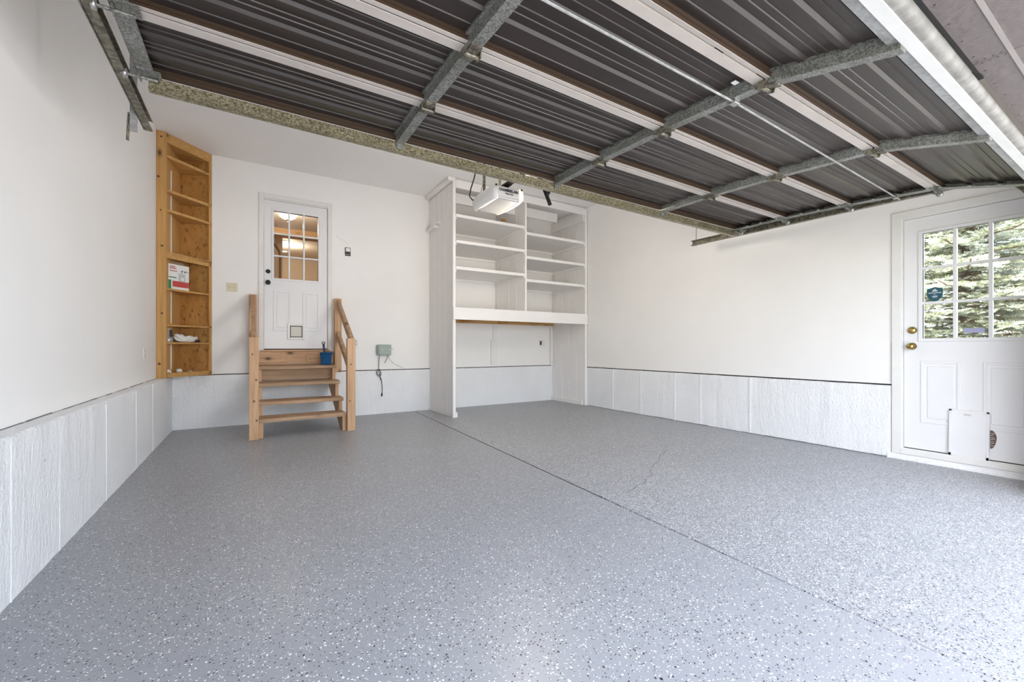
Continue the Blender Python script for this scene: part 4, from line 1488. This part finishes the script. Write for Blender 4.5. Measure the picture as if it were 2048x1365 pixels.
def lens(x_in, sg, mat):
    mb = MB()
    rings = []
    ny = 9
    for k in range(ny):
        f = k / (ny - 1)
        y = OY0 - 0.012 + (OY1 - OY0 + 0.022) * f
        e = math.sin(math.pi * min(1, max(0, 0.12 + 0.76 * f))) ** 0.5
        bul = 0.062 * e
        ring = []
        m = 10
        for j in range(m + 1):
            a = -math.pi / 2 + math.pi * j / m
            ca = max(0.0, math.cos(a)) ** 0.6
            sa = math.copysign(abs(math.sin(a)) ** 0.8, math.sin(a))
            ring.append(mb.bm.verts.new((x_in + sg * bul * ca, y, (oz0 + oz1) / 2 + (0.054 + 0.010 * e) * sa)))
        rings.append(ring)
    for k in range(ny - 1):
        for j in range(len(rings[0]) - 1):
            mb.bm.faces.new((rings[k][j], rings[k][j + 1], rings[k + 1][j + 1], rings[k + 1][j]))
        mb.bm.faces.new((rings[k][0], rings[k + 1][0], rings[k + 1][-1], rings[k][-1]))
    mb.bm.faces.new(rings[0]); mb.bm.faces.new(rings[-1])
    bmesh.ops.recalc_face_normals(mb.bm, faces=mb.bm.faces[:])
    o = build('light_lens', mb, mat, op, True)
    B('lens_slot', 'dark_plastic', o, x_in + sg * 0.010, x_in + sg * 0.030, OY0 - 0.016, OY0 - 0.010, oz1 - 0.020, oz1 - 0.004, 0.002)
    return o


lens(1.856, -1, 'lens_plastic')
lens(2.082, 1, 'lit_lens')
B('rail', 'rail_brown', op, 1.955, 1.987, 0.52, OY0 + 0.15, 2.455, 2.490, 0.002)
B('rail_bracket', 'rail_brown', op, 1.94, 2.00, OY0 - 0.01, OY0 + 0.2, 2.458, 2.470, 0.002)
B('header_bracket', 'galvanized', op, 1.93, 2.01, 0.500, 0.53, 2.43, 2.52, 0.002)
for x, y in ((1.885, 3.56), (2.055, 3.56)):
    build('hanger_strap', MB().bar((x, y, oz1), (x + 0.012, y, HC - 0.001), 0.028, 0.003, up=(0, 1, 0)), 'galvanized_track', op)
build('power_cord', MB().tube([(1.86, 3.62, 2.40), (1.80, 3.64, 2.41), (1.772, 3.64, 2.44), (1.775, 3.62, 2.50), (1.80, 3.60, 2.60), (1.84, 3.58, 2.8), (1.84, 3.57, HC - 0.001)], 0.006, 6), 'dark_plastic', op, True)
build('signal_wire', MB().tube([(1.87, 3.60, 2.44), (1.875, 3.60, 2.50), (1.90, 3.58, 2.6), (1.92, 3.57, HC - 0.001)], 0.0035, 6), 'grey_plastic', op, True)
build('signal_wire', MB().tube([(1.98, 3.35, 2.458), (2.03, 3.30, 2.456), (2.08, 3.265, 2.43), (2.09, 3.25, 2.41)], 0.004, 6), 'white_plastic', op, True)
build('wire_bundle', MB().tube([(1.850, 3.64, 2.40), (1.855, 3.60, 2.455), (1.87, 3.55, 2.462), (1.89, 3.50, 2.455)], 0.010, 8), 'dark_plastic', op, True)
# trolley and the door arm
B('trolley', 'rail_brown', op, 1.945, 1.997, 2.86, 2.98, 2.440, 2.500, 0.003)
arm = MB()
arm.bar((2.085, 2.93, 2.44), (2.195, 2.93, 2.225), 0.034, 0.008, up=(0, 1, 0))
arm.bar((1.99, 2.93, 2.455), (2.085, 2.93, 2.435), 0.016, 0.03, up=(0, 0, 1))
arm.bar((2.155, 2.925, 2.30), (2.205, 2.90, 2.40), 0.026, 0.008, up=(0, 1, 0))
build('door_arm', arm, 'black_metal', op)
bulb_d = bpy.data.lights.new('opener_bulb', 'POINT')
bulb_d.energy = 19
bulb_d.color = (1.0, 0.90, 0.77)
bulb_d.shadow_soft_size = 0.18
bulb = bpy.data.objects.new('opener_bulb', bulb_d)
COL.objects.link(bulb)
bulb.location = (2.34, 3.46, 2.30)

# ------------------------------------------------------------------ hallway behind the entry door
HY0, HY1 = YB + 0.12, 12.2
hx0, hx1 = -0.9, 2.3
hz0_, hz1_ = 0.955, 3.32
struct(build('floor_hallway', MB().box(hx0, hx1, HY0, HY1, hz0_ - 0.05, hz0_), 'tread_y'), 'wooden hallway floor behind the entry door')
struct(build('ceiling_hallway', MB().box(hx0, hx1, HY0, HY1, hz1_, hz1_ + 0.1), 'hall_ceiling'), 'cream hallway ceiling')
for nm, a in (('wall_hallway_left', (hx0 - 0.1, hx0, HY0, HY1)), ('wall_hallway_right', (hx1, hx1 + 0.1, HY0, HY1)), ('wall_hallway_back', (hx0, hx1, HY1, HY1 + 0.1))):
    struct(build(nm, MB().box(a[0], a[1], a[2], a[3], hz0_ - 0.05, hz1_ + 0.1), 'hall_wall'), 'tan hallway wall seen through the entry door')
hw_ = MB()
hw_.box(hx0, -0.45, 8.95, 9.07, hz0_, hz1_)
hw_.box(1.52, hx1, 8.95, 9.07, hz0_, hz1_)
struct(build('wall_hallway_front', hw_, 'hall_wall'), 'tan hallway partition around a wood framed opening')
ct = sroot('trim_1', (0.5, 8.9, hz0_), 'wooden casing around the hallway opening')
B('head_casing', 'beam_x', ct, -0.46, 1.53, 8.90, 9.10, 3.075, 3.215, 0.004)
B('side_casing', 'beam_x', ct, 1.36, 1.52, 8.91, 9.09, hz0_, 3.075, 0.004)
B('side_casing', 'beam_x', ct, -0.46, -0.38, 8.91, 9.09, hz0_, 3.075, 0.004)
dl = thing('dome_light', 'lit white glass dome ceiling light in the hallway', 'ceiling light', (0.535, 8.0, hz1_))
build('canopy', MB().lathe((0.535, 8.0, hz1_), [(0.175, 0.0), (0.180, -0.02), (0.160, -0.045)], 'z', 28), 'dark_plastic', dl, True)
build('glass_dome', MB().lathe((0.535, 8.0, hz1_), [(0.158, -0.045), (0.150, -0.09), (0.120, -0.135), (0.075, -0.165), (0.02, -0.178)], 'z', 28), 'lamp_glow', dl, True)
build('finial', MB().lathe((0.535, 8.0, hz1_), [(0.02, -0.172), (0.024, -0.185), (0.012, -0.21), (0.004, -0.222)], 'z', 14), 'dark_plastic', dl, True)
for (x, y, lb_) in ((0.65, 10.47, 'lit round recessed ceiling light just past the hallway opening'), (0.70, 11.56, 'lit round recessed ceiling light close to the hallway end wall')):
    r_ = thing('recessed_light', lb_, 'ceiling light', (x, y, hz1_))
    build('trim_ring', MB().lathe((x, y, hz1_), [(0.085, 0.0), (0.085, -0.008), (0.066, -0.010), (0.066, -0.004)], 'z', 24), 'white_plastic', r_, True)
    build('diffuser', MB().lathe((x, y, hz1_), [(0.065, -0.004), (0.055, -0.012)], 'z', 24), 'lamp_glow', r_, True)
struct(build('wall_hallway_stub', MB().box(hx0, 0.57, 10.0, 10.1, hz0_, hz1_), 'hall_wall'), 'tan hallway wall with an arched frame')
AY = 10.0
mr = thing('arched_frame', 'arched dark wooden frame on the hallway wall seen through the entry door', 'frame', (0.10, AY, hz0_))
am = MB()
pr = [(0.0, hz0_ + 0.01)] + [(0.40 * (1 - math.cos(math.pi * k / 12)), 2.88 + 0.36 * math.sin(math.pi * k / 12)) for k in range(13)] + [(0.80, hz0_ + 0.01)]
for k in range(len(pr) - 1):
    am.bar((pr[k][0] - 0.275, AY - 0.018, pr[k][1]), (pr[k + 1][0] - 0.275, AY - 0.018, pr[k + 1][1]), 0.04, 0.034, up=(0, 1, 0))
build('frame_moulding', am, 'dark_wood_z', mr)
ap = MB()
ap.prism([(x - 0.275, AY - 0.012, z) for x, z in pr], (0, 0, 0), (0, 0.010, 0))
build('frame_panel', ap, 'hall_wall', mr)
for (x, y, z, e) in ((0.535, 8.0, 3.02, 8), (0.75, 10.8, 3.1, 8)):
    ld = bpy.data.lights.new('hall_lamp', 'POINT')
    ld.energy = e
    ld.color = (1.0, 0.86, 0.68)
    ld.shadow_soft_size = 0.08
    lo = bpy.data.objects.new('hall_lamp', ld)
    COL.objects.link(lo)
    lo.location = (x, y, z)

# ------------------------------------------------------------------ spruce outside the side door


def spruce(name, label, base, height, n_bough, reach, seed):
    rt = thing(name, label, 'tree', base)
    r = random.Random(seed)
    bx_, by_, bz_ = base
    build('trunk', MB().tube([(bx_, by_, bz_), (bx_ + 0.03, by_, bz_ + height * 0.4), (bx_, by_ + 0.03, bz_ + height)], [0.17, 0.13, 0.02], 12), 'bark', rt, True)
    verts, faces = [], []
    tw = MB()
    def needle_run(p, d, L, dens, nl):
        side = d.cross(Vector((0, 0, 1)))
        if side.length < 0.05:
            side = Vector((1, 0, 0))
        side.normalize()
        upv = side.cross(d).normalized()
        nn = max(3, int(L * dens))
        for k in range(nn):
            q = p + d * (L * (k + r.random()) / nn)
            a = r.uniform(0, 2 * math.pi)
            dirn = (d * 0.55 + (side * math.cos(a) + upv * abs(math.sin(a)) * 0.9) * 0.85).normalized()
            ln_ = nl * r.uniform(0.7, 1.2)
            wv3 = dirn.cross(Vector((r.uniform(-1, 1), r.uniform(-1, 1), r.uniform(-1, 1)))).normalized() * 0.0055
            i0_ = len(verts)
            verts.extend((q - wv3, q + wv3, q + dirn * ln_))
            faces.append((i0_, i0_ + 1, i0_ + 2))
    for b in range(n_bough):
        f = (b + r.random()) / n_bough
        z = bz_ + 0.35 + f * (height - 0.6)
        rl2 = reach * (1 - f * 0.85) * r.uniform(0.75, 1.1)
        az = b * 2.399 + r.uniform(-0.3, 0.3)
        # only the side facing the garage is dense
        d = Vector((math.cos(az), math.sin(az), 0.10))
        p = Vector((bx_, by_, z))
        pts = [p]
        nseg = 7
        for k in range(nseg):
            dd = Vector((d.x, d.y, 0.12 - 0.42 * (k / nseg) + (0.25 if k > 4 else 0))).normalized()
            pts.append(pts[-1] + dd * (rl2 / nseg))
        tw.tube(pts, [0.022 * (1 - 0.85 * k / nseg) + 0.003 for k in range(nseg + 1)], 5)
        for k in range(1, nseg + 1):
            fwd = (pts[k] - pts[k - 1]).normalized()
            needle_run(pts[k - 1], fwd, rl2 / nseg, 260, 0.045)
            for sgn in (-1, 1):
                for rep in range(2):
                    L = rl2 * 0.30 * (1.15 - k / (nseg + 1)) * r.uniform(0.7, 1.2) + 0.08
                    sd = Vector((-fwd.y, fwd.x, 0)).normalized() * sgn
                    td = (fwd * 0.75 + sd * 0.8 + Vector((0, 0, r.uniform(-0.28, 0.10)))).normalized()
                    q = pts[k - 1].lerp(pts[k], rep * 0.5 + r.random() * 0.4)
                    needle_run(q, td, L, 240, 0.042)
                    for s2 in (-1, 1):
                        td2 = (td * 0.8 + Vector((-td.y, td.x, 0)) * 0.6 * s2 + Vector((0, 0, r.uniform(-0.2, 0.05)))).normalized()
                        needle_run(q + td * L * r.uniform(0.3, 0.6), td2, L * 0.45, 230, 0.040)
    build('boughs', tw, 'bark', rt)
    me = bpy.data.meshes.new('needles')
    off = Vector(base)
    me.from_pydata([tuple(v - off) for v in verts], [], faces)
    me.materials.append(MATS['spruce_needles'])
    o = bpy.data.objects.new('needles', me)
    COL.objects.link(o)
    o.parent = rt
    o['kind'] = 'stuff'
    return rt


spruce('spruce_tree', 'large blue green spruce with thick trunk outside the side door', (9.6, 1.93, -0.08), 6.5, 190, 2.5, 4)
spruce('spruce_tree', 'smaller spruce standing beyond the thick trunked spruce', (15.5, 4.6, -0.08), 6.0, 60, 2.4, 9)
sh_ = thing('autumn_shrub', 'distant pale orange autumn shrub beyond the spruces', 'shrub', (24.0, 3.3, -0.08))
r = random.Random(8)
tw = MB()
lv, lf = [], []
for k in range(40):
    a = r.uniform(0, 6.28)
    e = Vector((24.0 + 1.3 * math.cos(a) * r.random(), 3.3 + 1.3 * math.sin(a) * r.random(), 1.2 + 3.0 * r.random()))
    tw.tube([(24.0, 3.3, -0.08), (24.0 + (e.x - 24.0) * 0.3, 3.3 + (e.y - 3.3) * 0.3, e.z * 0.5), tuple(e)], [0.04, 0.025, 0.006], 5)
    for j in range(110):
        q = e + Vector((r.gauss(0, 0.3), r.gauss(0, 0.3), r.gauss(0, 0.35)))
        a_ = Vector((r.uniform(-1, 1), r.uniform(-1, 1), r.uniform(-1, 1))).normalized() * 0.04
        b_ = Vector((r.uniform(-1, 1), r.uniform(-1, 1), r.uniform(-1, 1))).normalized() * 0.03
        i0_ = len(lv)
        lv += [q - a_, q + b_, q + a_, q - b_]
        lf.append((i0_, i0_ + 1, i0_ + 2, i0_ + 3))
build('branches', tw, 'bark', sh_)
me = bpy.data.meshes.new('leaves')
me.from_pydata([tuple(v - Vector((24.0, 3.3, -0.08))) for v in lv], [], lf)
me.materials.append(MATS['autumn_leaves'])
o = bpy.data.objects.new('leaves', me)
COL.objects.link(o)
o.parent = sh_
o['kind'] = 'stuff'
